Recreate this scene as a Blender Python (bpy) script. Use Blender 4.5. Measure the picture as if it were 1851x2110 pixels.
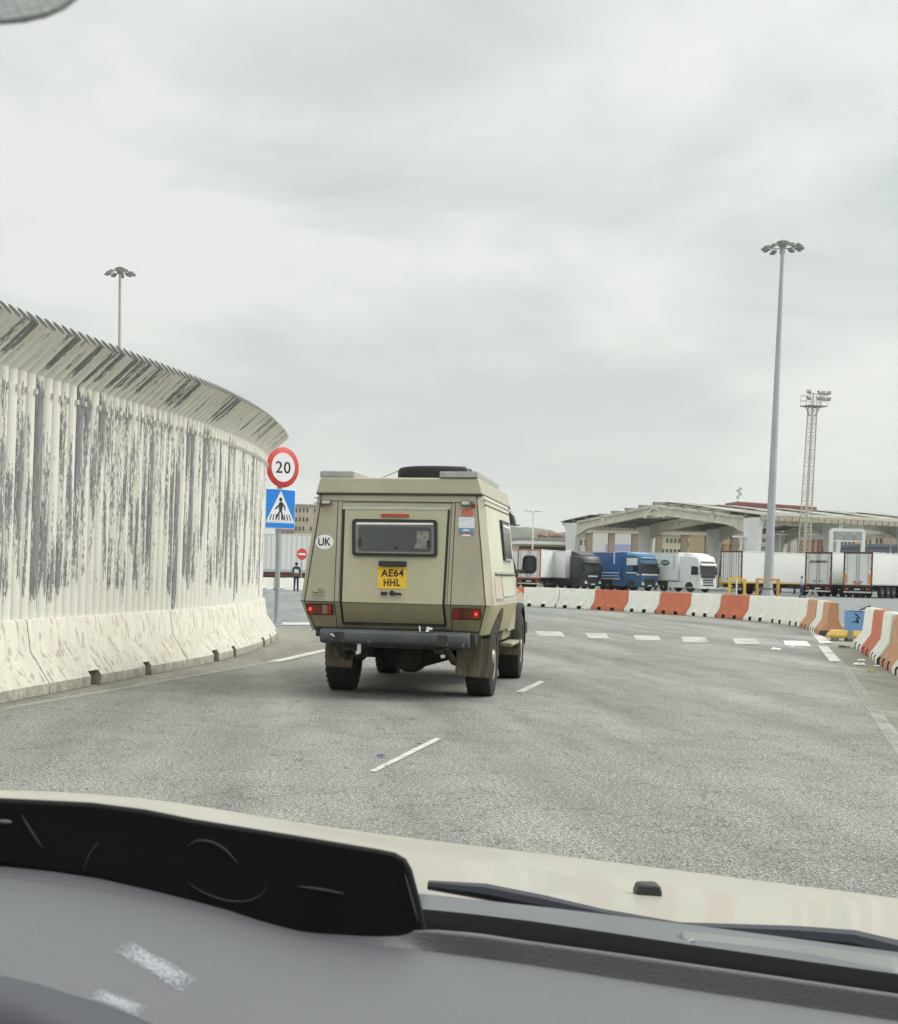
import bpy, math, random
from mathutils import Vector, Matrix
PI = math.pi
random.seed(7)
for o in list(bpy.data.objects): bpy.data.objects.remove(o)
sc = bpy.context.scene
C = sc.collection

# ------------------------------------------------------------------ camera
PW, PH = 1851.0, 2110.0          # size of the photograph
FP = 3000.0                      # focal length in photograph pixels
XP, YP = 550.0, 1255.0           # principal point
CH = 1.22                        # eye height in the car
PITCH = math.atan(79.5/3000.0)
ROLL = math.radians(1.3)
_F = Vector((0, math.cos(PITCH), -math.sin(PITCH)))
_U0 = Vector((0, math.sin(PITCH), math.cos(PITCH)))
_R = Vector((1,0,0))*math.cos(ROLL) + _U0*math.sin(ROLL)
_U = -Vector((1,0,0))*math.sin(ROLL) + _U0*math.cos(ROLL)
CAM = Vector((0,0,CH))
cd = bpy.data.cameras.new('camera'); cam = bpy.data.objects.new('camera', cd); C.objects.link(cam)
cd.sensor_fit = 'HORIZONTAL'; cd.sensor_width = 36.0; cd.lens = 36.0*FP/PW
cd.shift_x = (PW/2-XP)/PW; cd.shift_y = (YP-PH/2)/PW
cd.clip_start = 0.05; cd.clip_end = 12000
m = Matrix((_R, _U, -_F)).transposed().to_4x4(); m.translation = CAM
cam.matrix_world = m
cd.dof.use_dof = True; cd.dof.focus_distance = 18.0; cd.dof.aperture_fstop = 40.0
sc.camera = cam

def ray(px, py): return _F + _R*((px-XP)/FP) + _U*((YP-py)/FP)
def at(px, py, Y):
    d = ray(px, py); return CAM + d*(Y/d.y)
def gp(px, py, z=0.0):
    d = ray(px, py); return CAM + d*((z-CH)/d.z)
def hx(px, Y):                   # ground point at depth Y under pixel column near the horizon
    p = at(px, 1184+.0227*(px-925), Y); return Vector((p.x, Y, 0))
def hz(px, py, Y): return at(px, py, Y).z

# ------------------------------------------------------------------ world and sun
SUN_EL, SUN_AZ = math.radians(42), math.radians(92)
w = bpy.data.worlds.new('World'); sc.world = w; w.use_nodes = True
nt = w.node_tree; N = nt.nodes; L = nt.links
for n in list(N): N.remove(n)
out = N.new('ShaderNodeOutputWorld'); bg = N.new('ShaderNodeBackground'); bg.inputs[1].default_value = 0.1
sky = N.new('ShaderNodeTexSky'); sky.sky_type = 'NISHITA'; sky.sun_disc = False
sky.sun_elevation = SUN_EL; sky.sun_rotation = SUN_AZ
tc = N.new('ShaderNodeTexCoord'); sep = N.new('ShaderNodeSeparateXYZ'); L.new(tc.outputs['Generated'], sep.inputs[0])
def wm(op, a, b=None, clamp=False):
    n = N.new('ShaderNodeMath'); n.operation = op; n.use_clamp = clamp
    for i, v in enumerate((a, b)):
        if v is None: continue
        if isinstance(v, (int, float)): n.inputs[i].default_value = v
        else: L.new(v, n.inputs[i])
    return n.outputs[0]
zz = wm('MAXIMUM', sep.outputs[2], 0.0)
den = wm('ADD', zz, 0.22)
cx = wm('DIVIDE', sep.outputs[0], den); cy = wm('DIVIDE', sep.outputs[1], den)
cmb = N.new('ShaderNodeCombineXYZ'); L.new(cx, cmb.inputs[0]); L.new(cy, cmb.inputs[1]); cmb.inputs[2].default_value = 5.3
n1 = N.new('ShaderNodeTexNoise'); n1.inputs['Scale'].default_value = 1.6; n1.inputs['Detail'].default_value = 9; n1.inputs['Roughness'].default_value = .53
n1.inputs['Distortion'].default_value = .35
L.new(cmb.outputs[0], n1.inputs['Vector'])
rp_ = N.new('ShaderNodeValToRGB'); L.new(n1.outputs[0], rp_.inputs[0])
e = rp_.color_ramp.elements
e[0].position = .38; e[0].color = (.545,.59,.575,1)
e[1].position = .60; e[1].color = (.755,.77,.735,1)
el = e.new(.5); el.color = (.655,.685,.655,1)
# bright pale band low over the horizon, brighter cloud towards the zenith
hor = wm('SUBTRACT', 1.0, wm('MULTIPLY', zz, 5.0), clamp=True)
mxh = N.new('ShaderNodeMix'); mxh.data_type = 'RGBA'; L.new(wm('MULTIPLY', hor, .7), mxh.inputs[0]); L.new(rp_.outputs[0], mxh.inputs[6]); mxh.inputs[7].default_value = (.69,.71,.67,1)
zen = wm('MULTIPLY', wm('SUBTRACT', zz, .46, True), 3.8)
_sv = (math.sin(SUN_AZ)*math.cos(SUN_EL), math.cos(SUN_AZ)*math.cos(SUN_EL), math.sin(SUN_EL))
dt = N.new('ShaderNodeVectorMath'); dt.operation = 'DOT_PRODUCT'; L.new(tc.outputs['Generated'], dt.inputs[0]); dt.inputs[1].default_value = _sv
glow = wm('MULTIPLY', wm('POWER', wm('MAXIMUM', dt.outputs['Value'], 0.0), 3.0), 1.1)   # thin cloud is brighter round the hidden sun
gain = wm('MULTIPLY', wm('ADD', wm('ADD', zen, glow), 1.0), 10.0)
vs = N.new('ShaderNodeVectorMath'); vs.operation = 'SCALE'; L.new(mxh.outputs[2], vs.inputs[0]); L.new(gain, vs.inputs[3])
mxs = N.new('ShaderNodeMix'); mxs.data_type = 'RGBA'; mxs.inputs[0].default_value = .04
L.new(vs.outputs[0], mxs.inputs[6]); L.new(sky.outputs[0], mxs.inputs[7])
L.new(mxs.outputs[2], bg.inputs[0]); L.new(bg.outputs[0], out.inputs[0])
sd = bpy.data.lights.new('sun', 'SUN'); sd.energy = 1.5; sd.angle = math.radians(20); sd.color = (1,.965,.9)
so = bpy.data.objects.new('sun', sd); C.objects.link(so)
sv = Vector((math.sin(SUN_AZ)*math.cos(SUN_EL), math.cos(SUN_AZ)*math.cos(SUN_EL), math.sin(SUN_EL)))
so.rotation_euler = sv.to_track_quat('Z','Y').to_euler()
sc.view_settings.view_transform = 'Standard'; sc.view_settings.look = 'None'
sc.view_settings.exposure = 0.15; sc.view_settings.gamma = 1
sc.render.engine = 'CYCLES'

# ------------------------------------------------------------------ materials
_mats = {}
def mat(name, col, rough=.6, metal=0, var=.12, vs=6, spots=None, spot_col=None, spot_scale=20, bump=0, bump_scale=60, emit=None, coord='Object', stretch=(1,1,1), spec=.5, coat=0):
    """principled material; var = brightness variation, spots = amount of dirt/chips of spot_col"""
    if name in _mats: return _mats[name]
    M = bpy.data.materials.new(name); M.use_nodes = True; _mats[name] = M
    nt = M.node_tree; n = nt.nodes; l = nt.links; b = n['Principled BSDF']
    b.inputs['Roughness'].default_value = rough; b.inputs['Metallic'].default_value = metal
    b.inputs['Specular IOR Level'].default_value = spec; b.inputs['Coat Weight'].default_value = coat
    tc = n.new('ShaderNodeTexCoord'); mp = n.new('ShaderNodeMapping'); mp.inputs['Scale'].default_value = stretch
    l.new(tc.outputs[coord], mp.inputs[0])
    t = n.new('ShaderNodeTexNoise'); t.inputs['Scale'].default_value = vs; t.inputs['Detail'].default_value = 6; t.inputs['Roughness'].default_value = .6
    l.new(mp.outputs[0], t.inputs['Vector'])
    r = n.new('ShaderNodeValToRGB'); l.new(t.outputs[0], r.inputs[0])
    a = tuple(max(0,c*(1-var)) for c in col)+(1,); z = tuple(min(1,c*(1+var)) for c in col)+(1,)
    r.color_ramp.elements[0].position = .3; r.color_ramp.elements[1].position = .7
    r.color_ramp.elements[0].color = a; r.color_ramp.elements[1].color = z
    o = r.outputs[0]
    if spots:
        t2 = n.new('ShaderNodeTexNoise'); t2.inputs['Scale'].default_value = spot_scale; t2.inputs['Detail'].default_value = 8; t2.inputs['Roughness'].default_value = .65
        l.new(mp.outputs[0], t2.inputs['Vector'])
        r2 = n.new('ShaderNodeValToRGB'); r2.color_ramp.elements[0].position = .72-spots*.35; r2.color_ramp.elements[1].position = .78-spots*.35
        l.new(t2.outputs[0], r2.inputs[0])
        mx = n.new('ShaderNodeMix'); mx.data_type = 'RGBA'; l.new(r2.outputs[0], mx.inputs[0]); l.new(o, mx.inputs[6]); mx.inputs[7].default_value = tuple(spot_col)+(1,)
        o = mx.outputs[2]
    l.new(o, b.inputs['Base Color'])
    if bump:
        t3 = n.new('ShaderNodeTexNoise'); t3.inputs['Scale'].default_value = bump_scale; t3.inputs['Detail'].default_value = 4
        l.new(mp.outputs[0], t3.inputs['Vector'])
        bp = n.new('ShaderNodeBump'); bp.inputs['Strength'].default_value = bump; bp.inputs['Distance'].default_value = .01
        l.new(t3.outputs[0], bp.inputs['Height']); l.new(bp.outputs[0], b.inputs['Normal'])
    if emit:
        b.inputs['Emission Color'].default_value = tuple(emit[:3])+(1,); b.inputs['Emission Strength'].default_value = emit[3]
    return M
def glassy(name, col, rough=.08):
    return mat(name, col, rough, 0, .3, 3, spec=.9)

# ------------------------------------------------------------------ mesh helpers
class MB:
    def __init__(s): s.v=[]; s.f=[]; s.fm=[]; s.mi=0; s.uv=None
    def add(s, vs, fs):
        k=len(s.v); s.v += [Vector(p) for p in vs]; s.f += [tuple(i+k for i in f) for f in fs]; s.fm += [s.mi]*len(fs)
        return s
    def box(s, c, d, rz=0, M=None):
        x,y,z=[q/2 for q in d]; R=Matrix.Rotation(rz,3,'Z')
        P=[(-x,-y,-z),(x,-y,-z),(x,y,-z),(-x,y,-z),(-x,-y,z),(x,-y,z),(x,y,z),(-x,y,z)]
        P=[(M@Vector(p) if M else R@Vector(p))+Vector(c) for p in P]
        return s.add(P,[(0,3,2,1),(4,5,6,7),(0,1,5,4),(1,2,6,5),(2,3,7,6),(3,0,4,7)])
    def b2(s, a, b):             # box by corners
        return s.box([(a[i]+b[i])/2 for i in range(3)], [abs(b[i]-a[i]) for i in range(3)])
    def tube(s, p0, p1, r0, r1=None, n=10, caps=True):
        p0=Vector(p0); p1=Vector(p1); r1=r0 if r1 is None else r1
        d=(p1-p0).normalized(); u=d.cross(Vector((0,0,1)))
        if u.length<1e-3: u=Vector((1,0,0))
        u.normalize(); w=d.cross(u)
        vs=[]
        for p,r in ((p0,r0),(p1,r1)):
            for i in range(n):
                a=2*PI*i/n; vs.append(p+(u*math.cos(a)+w*math.sin(a))*r)
        fs=[(i,(i+1)%n,n+(i+1)%n,n+i) for i in range(n)]
        if caps: fs += [tuple(range(n))[::-1], tuple(range(n,2*n))]
        return s.add(vs,fs)
    def path(s, pts, r, n=8):    # bent tube
        pts=[Vector(p) for p in pts]; rr=r if isinstance(r,(list,tuple)) else [r]*len(pts)
        rings=[]
        for i,p in enumerate(pts):
            d=(pts[min(i+1,len(pts)-1)]-pts[max(i-1,0)]).normalized()
            u=d.cross(Vector((0,0,1)))
            if u.length<1e-3: u=Vector((1,0,0))
            u.normalize(); w=d.cross(u)
            rings.append([p+(u*math.cos(2*PI*k/n)+w*math.sin(2*PI*k/n))*rr[i] for k in range(n)])
        return s.loft(rings)
    def loft(s, rings, caps=True, closed=True):
        n=len(rings[0]); vs=[p for r in rings for p in r]; fs=[]
        for j in range(len(rings)-1):
            for i in range(n if closed else n-1):
                a=j*n+i; b=j*n+(i+1)%n; fs.append((a,b,b+n,a+n))
        if caps and closed: fs += [tuple(range(n))[::-1], tuple(range((len(rings)-1)*n,len(rings)*n))]
        return s.add(vs,fs)
    def prism(s, poly, vec):     # extrude 3d polygon by vector
        k=len(poly); vec=Vector(vec); P=[Vector(p) for p in poly]
        return s.add(P+[p+vec for p in P],[tuple(range(k))[::-1],tuple(range(k,2*k))]+[(i,(i+1)%k,k+(i+1)%k,k+i) for i in range(k)])
    def lathe(s, prof, c, axis='Z', n=24):   # prof = [(r, t)]
        c=Vector(c); rings=[]
        for r,t in prof:
            ring=[]
            for i in range(n):
                a=2*PI*i/n; q=(r*math.cos(a), r*math.sin(a))
                ring.append(c+(Vector((q[0],q[1],t)) if axis=='Z' else Vector((t,q[0],q[1])) if axis=='X' else Vector((q[0],t,q[1]))))
            rings.append(ring)
        return s.loft(rings)
    def build(s, name, mats, parent=None, bev=0, smooth=35, bseg=2, mtx=None):
        me=bpy.data.meshes.new(name); me.from_pydata([tuple(p) for p in s.v],[],s.f); 
        mats = mats if isinstance(mats,(list,tuple)) else [mats]
        for m in mats: me.materials.append(m)
        for p,i in zip(me.polygons,s.fm): p.material_index=i; p.use_smooth=bool(smooth)
        me.validate()
        import bmesh
        bm=bmesh.new(); bm.from_mesh(me); bmesh.ops.recalc_face_normals(bm, faces=bm.faces[:]); bm.to_mesh(me); bm.free()
        if smooth: me.set_sharp_from_angle(angle=math.radians(smooth))
        o=bpy.data.objects.new(name,me); C.objects.link(o)
        if parent is not None: o.parent=parent
        if mtx is not None: o.matrix_local=mtx
        if bev:
            b=o.modifiers.new('bevel','BEVEL'); b.width=bev; b.segments=bseg; b.limit_method='ANGLE'; b.angle_limit=math.radians(40)
        return o
def tag(o, label=None, cat=None, group=None, kind=None):
    if label: o['label']=label
    if cat: o['category']=cat
    if group: o['group']=group
    if kind: o['kind']=kind
    return o
def empty(name, loc, rz, label, cat, group=None):
    o=bpy.data.objects.new(name,None); C.objects.link(o); o.location=loc; o.rotation_euler=(0,0,rz); o.empty_display_size=.2
    return tag(o,label,cat,group)
def copy_tree(o, parent=None):
    c=o.copy(); C.objects.link(c)
    if parent is not None: c.parent=parent
    for ch in list(o.children): copy_tree(ch,c)
    return c
def struct(name, mb, m, **k): return tag(mb.build(name,m,**k),kind='structure')
def text_part(name, body, w, h, m, parent, mtx, ext=.002, bold=0, shear=0, space=1.0):
    cu=bpy.data.curves.new('t','FONT'); cu.body=body; cu.size=1; cu.offset=bold; cu.shear=shear; cu.space_character=space
    cu.align_x='CENTER'; cu.resolution_u=4
    t=bpy.data.objects.new('t',cu); C.objects.link(t); bpy.context.view_layer.update()
    me=bpy.data.meshes.new_from_object(t); bpy.data.objects.remove(t)
    xs=[v.co.x for v in me.vertices]; ys=[v.co.y for v in me.vertices]
    x0,x1,y0,y1=min(xs),max(xs),min(ys),max(ys)
    for v in me.vertices:
        v.co=((v.co.x-(x0+x1)/2)/(x1-x0)*w, (v.co.y-(y0+y1)/2)/(y1-y0)*h, 0)
    me.materials.clear(); me.materials.append(m)
    o=bpy.data.objects.new(name,me); C.objects.link(o); o.parent=parent; o.matrix_local=mtx
    s=o.modifiers.new('solid','SOLIDIFY'); s.thickness=ext; s.offset=1
    return o
def frame(origin, xdir, ydir):
    x=Vector(xdir).normalized(); y=Vector(ydir); z=x.cross(y).normalized(); y=z.cross(x)
    M=Matrix((x,y,z)).transposed().to_4x4(); M.translation=Vector(origin); return M
def catmull(P, step=.25):
    P=[Vector(p) for p in P]; out=[]
    Q=[P[0]*2-P[1]]+P+[P[-1]*2-P[-2]]
    for i in range(1,len(Q)-2):
        a,b,c,d=Q[i-1:i+3]; n=max(2,int((c-b).length/ (step*.2)))
        for k in range(n):
            t=k/n; out.append(.5*((2*b)+(c-a)*t+(2*a-5*b+4*c-d)*t*t+(3*b-a-3*c+d)*t**3))
    out.append(P[-1])
    return out
class Curve:
    def __init__(s, P):
        s.p=catmull(P); s.s=[0]
        for a,b in zip(s.p,s.p[1:]): s.s.append(s.s[-1]+(b-a).length)
        s.len=s.s[-1]
    def at(s, t):
        import bisect
        i=min(max(bisect.bisect_right(s.s,t)-1,0),len(s.p)-2)
        k=(t-s.s[i])/(s.s[i+1]-s.s[i]); return s.p[i].lerp(s.p[i+1],k)
    def tan(s, t):
        return (s.at(min(t+.3,s.len))-s.at(max(t-.3,0))).normalized()
    def find_px(s, px, lo=0, hi=None):   # arc position whose ground point shows at pixel column px
        best=None
        t=lo
        while t<(hi or s.len):
            p=s.at(t); d=abs(proj(p)[0]-px)
            if best is None or d<best[0]: best=(d,t)
            t+=.05
        return best[1]
def proj(p):
    v=Vector(p)-CAM; d=v.dot(_F); return XP+FP*v.dot(_R)/d, YP-FP*v.dot(_U)/d
# ------------------------------------------------------------------ ground, road, markings
def asphalt(name, base, grain, patch, wear):
    M=bpy.data.materials.new(name); M.use_nodes=True; nt=M.node_tree; n=nt.nodes; l=nt.links; b=n['Principled BSDF']
    b.inputs['Roughness'].default_value=.88; b.inputs['Specular IOR Level'].default_value=.25
    tc=n.new('ShaderNodeTexCoord')
    def noise(scale, det=5, ro=.6, st=(1,1,1), vor=False):
        mp=n.new('ShaderNodeMapping'); mp.inputs['Scale'].default_value=st; l.new(tc.outputs['Object'],mp.inputs[0])
        t=n.new('ShaderNodeTexVoronoi' if vor else 'ShaderNodeTexNoise'); t.inputs['Scale'].default_value=scale
        if not vor: t.inputs['Detail'].default_value=det; t.inputs['Roughness'].default_value=ro
        l.new(mp.outputs[0],t.inputs['Vector']); return t.outputs[0]
    def rng(o,a,b_,c,d):
        r=n.new('ShaderNodeMapRange'); l.new(o,r.inputs[0]); r.inputs[1].default_value=a; r.inputs[2].default_value=b_; r.inputs[3].default_value=c; r.inputs[4].default_value=d; return r.outputs[0]
    def mul(a,b_):
        m=n.new('ShaderNodeMath'); m.operation='MULTIPLY'; l.new(a,m.inputs[0]); l.new(b_,m.inputs[1]); return m.outputs[0]
    g=rng(noise(95,2,.8),.38,.62,1-grain,1+grain)
    g2=rng(noise(38,3,.7),.38,.62,1-grain*.45,1+grain*.45)
    p1=rng(noise(.35,5,.55,(2.4,.30,1)),.35,.65,1-patch,1+patch)
    p2=rng(noise(1.8,6,.65,(1.3,.6,1)),.3,.7,1-patch*.7,1+patch*.7)
    cr=rng(noise(.9,8,.62,(1,1,1)),.492,.5,0,1); cr2=rng(noise(.9,8,.62,(1,1,1)),.5,.508,1,0); crm=rng(mul(cr,cr2),0,1,1,1-wear)
    sp=rng(noise(7,2,.5),.66,.7,1,.72)
    p3=rng(noise(1.1,3,.5,(1.6,.10,1)),.35,.65,.90,1.10)
    v=mul(mul(mul(mul(mul(g,g2),p1),mul(p2,crm)),sp),p3)
    r=n.new('ShaderNodeVectorMath'); r.operation='SCALE'; r.inputs[0].default_value=base; l.new(v,r.inputs[3]); l.new(r.outputs[0],b.inputs['Base Color'])
    bp=n.new('ShaderNodeBump'); bp.inputs['Strength'].default_value=.55; bp.inputs['Distance'].default_value=.008
    l.new(noise(110,3,.7),bp.inputs['Height']); l.new(bp.outputs[0],b.inputs['Normal'])
    return M
A_road=asphalt('asphalt_road',(.212,.210,.192),.85,.18,.4)
A_yard=asphalt('asphalt_yard',(.20,.21,.205),.28,.12,.1)
A_verge=asphalt('asphalt_dusty_verge',(.225,.215,.185),.45,.22,.3)
def sheet(pts, z): 
    b=MB(); b.add([(p[0],p[1],z) for p in pts],[tuple(range(len(pts)))]); return b
b=MB(); S=6000; b.add([(-S,-300,-.008),(S,-300,-.008),(S,S,-.008),(-S,S,-.008)],[(0,1,2,3)])
struct('ground',b,A_yard,smooth=0)

# plan curves
FT=[(-3.3,7.0),(-2.95,9.5),(-2.32,12.75),(-1.42,16.2),(-.62,19.4),(-.06,23.0),(.19,26.3),(.12,29.2),(-.35,32.0),(-1.3,35.0),(-3.2,39)]
fence_curve=Curve([(x,y,0) for x,y in FT])          # toe line of the left barrier
RB=[(8.2,64),(9.4,62),(10.6,60.0),(12.15,57.4),(13.45,54.6),(14.5,51.2),(15.2,47.6),(15.4,43.6),(14.75,39.2),(13.5,34.9),(12.55,31.9)]
barrier_curve=Curve([(x,y,0) for x,y in RB])
r2=[q+Vector((.35,.02,0)) for q in (gp(1755,1334),gp(1792,1358),gp(1828,1383),gp(1851,1400))]
dd=(r2[3]-r2[1]).normalized()
R2=[r2[0],r2[1],r2[3],r2[3]+dd*3,r2[3]+dd*6+Vector((-.4,0,0))]
barrier_curve2=Curve(R2)
def off(curve,t,d):
    p=curve.at(t); u=curve.tan(t); return p+Vector((u.y,-u.x,0))*d       # d>0: to the right of travel
# edge line on the right as pixels of the photograph turned into ground points
EL=[gp(*q) for q in ((1100,1262),(1250,1268),(1400,1274),(1500,1279),(1590,1286),(1650,1298),(1690,1327),(1730,1364),(1768,1418),(1805,1470),(1851,1535),(1900,1610),(1960,1720))]
edge_r=Curve(EL)
LL=[gp(*q) for q in ((-260,1516),(0,1462),(240,1420),(490,1376),(570,1362),(650,1344),(690,1334),(760,1310),(860,1288))]
edge_l=Curve(LL)
left=[edge_l.at(t) for t in [edge_l.len*i/30 for i in range(31)]]
right=[edge_r.at(t) for t in [edge_r.len*i/60 for i in range(61)]]
left[0]=Vector((-3.2,-20,0)); rr=[Vector((9.5,-20,0))]
poly=left+right+rr+[Vector((-3.4,-20,0))]
b=MB(); pl=[(p.x,p.y,0) for p in left+right+rr]; 
b.add(pl,[tuple(range(len(pl)))]); struct('road',b,A_road,smooth=0)
# dusty verge outside the right line and at the fence foot
b=MB()
def band(b,curve,d0,d1,z,t0=0,t1=None,n=60):
    t1=curve.len if t1 is None else t1
    P=[(off(curve,t0+(t1-t0)*i/n,d0),off(curve,t0+(t1-t0)*i/n,d1)) for i in range(n+1)]
    vs=[];fs=[]
    for i,(p,q) in enumerate(P): vs+=[(p.x,p.y,z),(q.x,q.y,z)]
    for i in range(n): fs.append((2*i,2*i+1,2*i+3,2*i+2))
    b.add(vs,fs); return b
band(b,edge_r,-3.6,.02,-.004); band(b,edge_l,-.02,-2.2,-.0045,0,edge_l.len*.86)
struct('verge',b,A_verge,smooth=0)

def paint(name, col, keep, amax=.9, soft=.12):
    M=bpy.data.materials.new(name); M.use_nodes=True; n=M.node_tree.nodes; l=M.node_tree.links; bb=n['Principled BSDF']
    bb.inputs['Roughness'].default_value=.8
    tc=n.new('ShaderNodeTexCoord'); t=n.new('ShaderNodeTexNoise'); t.inputs['Scale'].default_value=16; t.inputs['Detail'].default_value=10; t.inputs['Roughness'].default_value=.8
    l.new(tc.outputs['Object'],t.inputs['Vector'])
    t2=n.new('ShaderNodeTexNoise'); t2.inputs['Scale'].default_value=2.2; t2.inputs['Detail'].default_value=3; l.new(tc.outputs['Object'],t2.inputs['Vector'])
    ad=n.new('ShaderNodeMath'); ad.operation='MULTIPLY_ADD'; l.new(t2.outputs[0],ad.inputs[0]); ad.inputs[1].default_value=.5; l.new(t.outputs[0],ad.inputs[2])
    r=n.new('ShaderNodeMapRange'); r.inputs[1].default_value=.93-keep*.4; r.inputs[2].default_value=.93+soft-keep*.4; r.inputs[4].default_value=amax; l.new(ad.outputs[0],r.inputs[0])
    bb.inputs['Base Color'].default_value=tuple(col)+(1,)
    tr=n.new('ShaderNodeBsdfTransparent'); mx=n.new('ShaderNodeMixShader'); l.new(r.outputs[0],mx.inputs[0]); l.new(tr.outputs[0],mx.inputs[1]); l.new(bb.outputs[0],mx.inputs[2])
    l.new(mx.outputs[0],n['Material Output'].inputs[0])
    return M
P_good=paint('road_paint_white',(.66,.66,.63),.95)
P_worn=paint('road_paint_worn',(.40,.40,.37),.82,.7,.3)
P_old=paint('road_paint_ghost',(.36,.36,.33),.85,.42,.4)
b=MB()
for (x0,x1,y0,y1,sl) in ((1107,1165,1300.5,1310.5,2),(1211,1257,1305,1315,1.5),(1309,1364,1309,1319,1.5),(1407,1461,1312.5,1323,1),(1514,1567,1316,1327,1),(1005,1060,1297,1307,2)):
    q=[gp(x0-4,y0+0),gp(x1-8,y0+sl),gp(x1,y1+sl),gp(x0+2,y1)]; b.add([(p.x,p.y,.006) for p in q],[(0,1,2,3)])
struct('crosswalk_stripes',b,paint('road_paint_crossing',(.46,.46,.43),.80),smooth=0)
b=MB(); q=[gp(1615,1320.5),gp(1662,1321.5),gp(1672,1332),gp(1618,1330)]; b.add([(p.x,p.y,.006) for p in q],[(0,1,2,3)])
struct('crosswalk_stripe_repainted',b,P_good,smooth=0)
b=MB()
for q in ([(761,1591),(775,1592),(910,1524),(897,1522)],[(1062,1427),(1079,1428),(1124,1405),(1112,1404)]):
    q=[gp(*p) for p in q]; b.add([(p.x,p.y,.006) for p in q],[(0,1,2,3)])
struct('lane_dashes',b,paint('road_paint_dash',(.52,.52,.48),.85),smooth=0)
b=MB()
for q in ([(1192,1365),(1208,1366),(1230,1354),(1220,1352)],[(1262,1334),(1278,1336),(1290,1330),(1278,1328)]):
    q=[gp(*p) for p in q]; b.add([(p.x,p.y,.006) for p in q],[(0,1,2,3)])
old=Curve([gp(*q) for q in ((850,1760),(915,1650),(1030,1580),(1140,1480),(1215,1410),(1258,1365),(1268,1335))])
band(b,old,-.07,.07,.0045); b.v=[Vector((p.x+random.uniform(-.03,.03),p.y,p.z)) for p in b.v]
struct('old_lane_line',b,P_old,smooth=0)
b=MB(); t0=edge_r.find_px(1690,edge_r.len*.3); 
band(b,edge_r,-.06,.06,.006,0,edge_r.len)
band(b,edge_l,-.02,.1,.006,0,edge_l.find_px(560))
struct('edge_line_worn',b,P_worn,smooth=0)
b=MB(); band(b,edge_l,-.04,.12,.010,edge_l.find_px(560),edge_l.find_px(760))
for q in ([(1668,1300),(1684,1304),(1716,1326),(1690,1327)],[(1686,1332),(1706,1332),(1733,1364),(1710,1364)]):
    q=[gp(*p) for p in q]; b.add([(p.x,p.y,.010) for p in q],[(0,1,2,3)])
# stop line and give-way band seen left of the vehicle, far lane lines in the yard
q=[gp(536,1283),(gp(640,1283)),gp(640,1288),gp(545,1288)]; b.add([(p.x,p.y,.006) for p in q],[(0,1,2,3)])
struct('edge_line_bright',b,paint('road_paint_line',(.54,.54,.50),.85),smooth=0)
b=MB()
for y,x0,x1 in ((1237,530,1000),(1246,1080,1080),(1244,1700,1900),(1250,1720,1900)):
    if x1>x0:
        q=[gp(x0,y-1),gp(x1,y+5),gp(x1,y+6.5),gp(x0,y+.5)]; b.add([(p.x,p.y,-.002) for p in q],[(0,1,2,3)])
struct('yard_lines',b,P_old,smooth=0)

# ------------------------------------------------------------------ concrete barriers
white_conc=lambda k,sp,col=(.74,.73,.66): mat('white_concrete_'+k,col,.85,0,.06,3,spots=sp,spot_col=(.30,.28,.22),spot_scale=9,bump=.25,bump_scale=40)
W_=white_conc('clean',.17); W_p=white_conc('peeling',.36); W_l=white_conc('cream',.30,(.70,.66,.56))
R_=mat('red_concrete',(.53,.150,.075),.8,0,.16,4,spots=.24,spot_col=(.62,.36,.27),spot_scale=8,bump=.2)
O_=mat('faded_orange_concrete',(.52,.27,.15),.85,0,.16,4,spots=.25,spot_col=(.6,.42,.3),spot_scale=8,bump=.2)
SLOT_SHADE=mat('barrier_slot_shade',(.07,.065,.055),.95,0,.35,12,bump=.3)  # dark colour paints the shade inside the drain slots
PROF=[(.30,0),(.30,.085),(.135,.33),(.10,.74),(.075,.775)]
PL=[(.36,0),(.36,.10),(.16,.39),(.115,.68),(.10,.70)]
def jersey(frames, notches, prof, mb=None):
    """frames: (center, right_dir, notch starts here) stations; one closed skin, drain slots cut in its foot"""
    mb=mb or MB(); (wa,za),(wb,zb)=prof[1],prof[2]; zn=.15 if prof is PL else .125; k=(zn-za)/(zb-za); wn=wa+(wb-wa)*k
    full=list(prof); cut=[(wn*.97,zn-.003),(wn,zn)]+prof[2:]
    def ring(c,r,pr): return [c+r*w+Vector((0,0,z)) for w,z in pr]+[c-r*w+Vector((0,0,z)) for w,z in reversed(pr)]
    rings=[]; prev=False
    for i,(c,r,n) in enumerate(frames):
        if n and not prev: rings += [ring(c,r,full),ring(c,r,cut)]
        elif prev and not n: rings += [ring(c,r,cut),ring(c,r,full)]
        else: rings.append(ring(c,r,cut if n else full))
        prev=n
    k0=len(mb.f); mb.loft(rings)
    for j in range(k0,len(mb.f)-2):
        zs=[mb.v[q].z for q in mb.f[j]]
        if (prof is PL and max(zs)<=.101) or (max(zs)<=zn+.001 and (min(zs)>zn-.01 or (Vector(mb.v[mb.f[j][0]])-Vector(mb.v[mb.f[j][1]])).length<1e-5 or (mb.v[mb.f[j][0]]-mb.v[mb.f[j][-1]]).length<.2 and min(zs)<zn-.01 and max(zs)>zn-.01)): mb.fm[j]=1
    return mb
def straight_block(L, notches=(.26,.66), nw=.24, prof=PROF):
    st=[0]
    for q in notches: st += [q*L-nw/2, q*L+nw/2]
    st.append(L); fr=[]
    for i,s in enumerate(st): fr.append((Vector((0,-s,0)),Vector((1,0,0)),i%2==1))
    return jersey(fr,None,prof)
def block_mesh(L, m):
    mb=straight_block(L); o=mb.build('concrete_barrier',[m,SLOT_SHADE],bev=.012); return o
protos={}
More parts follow.
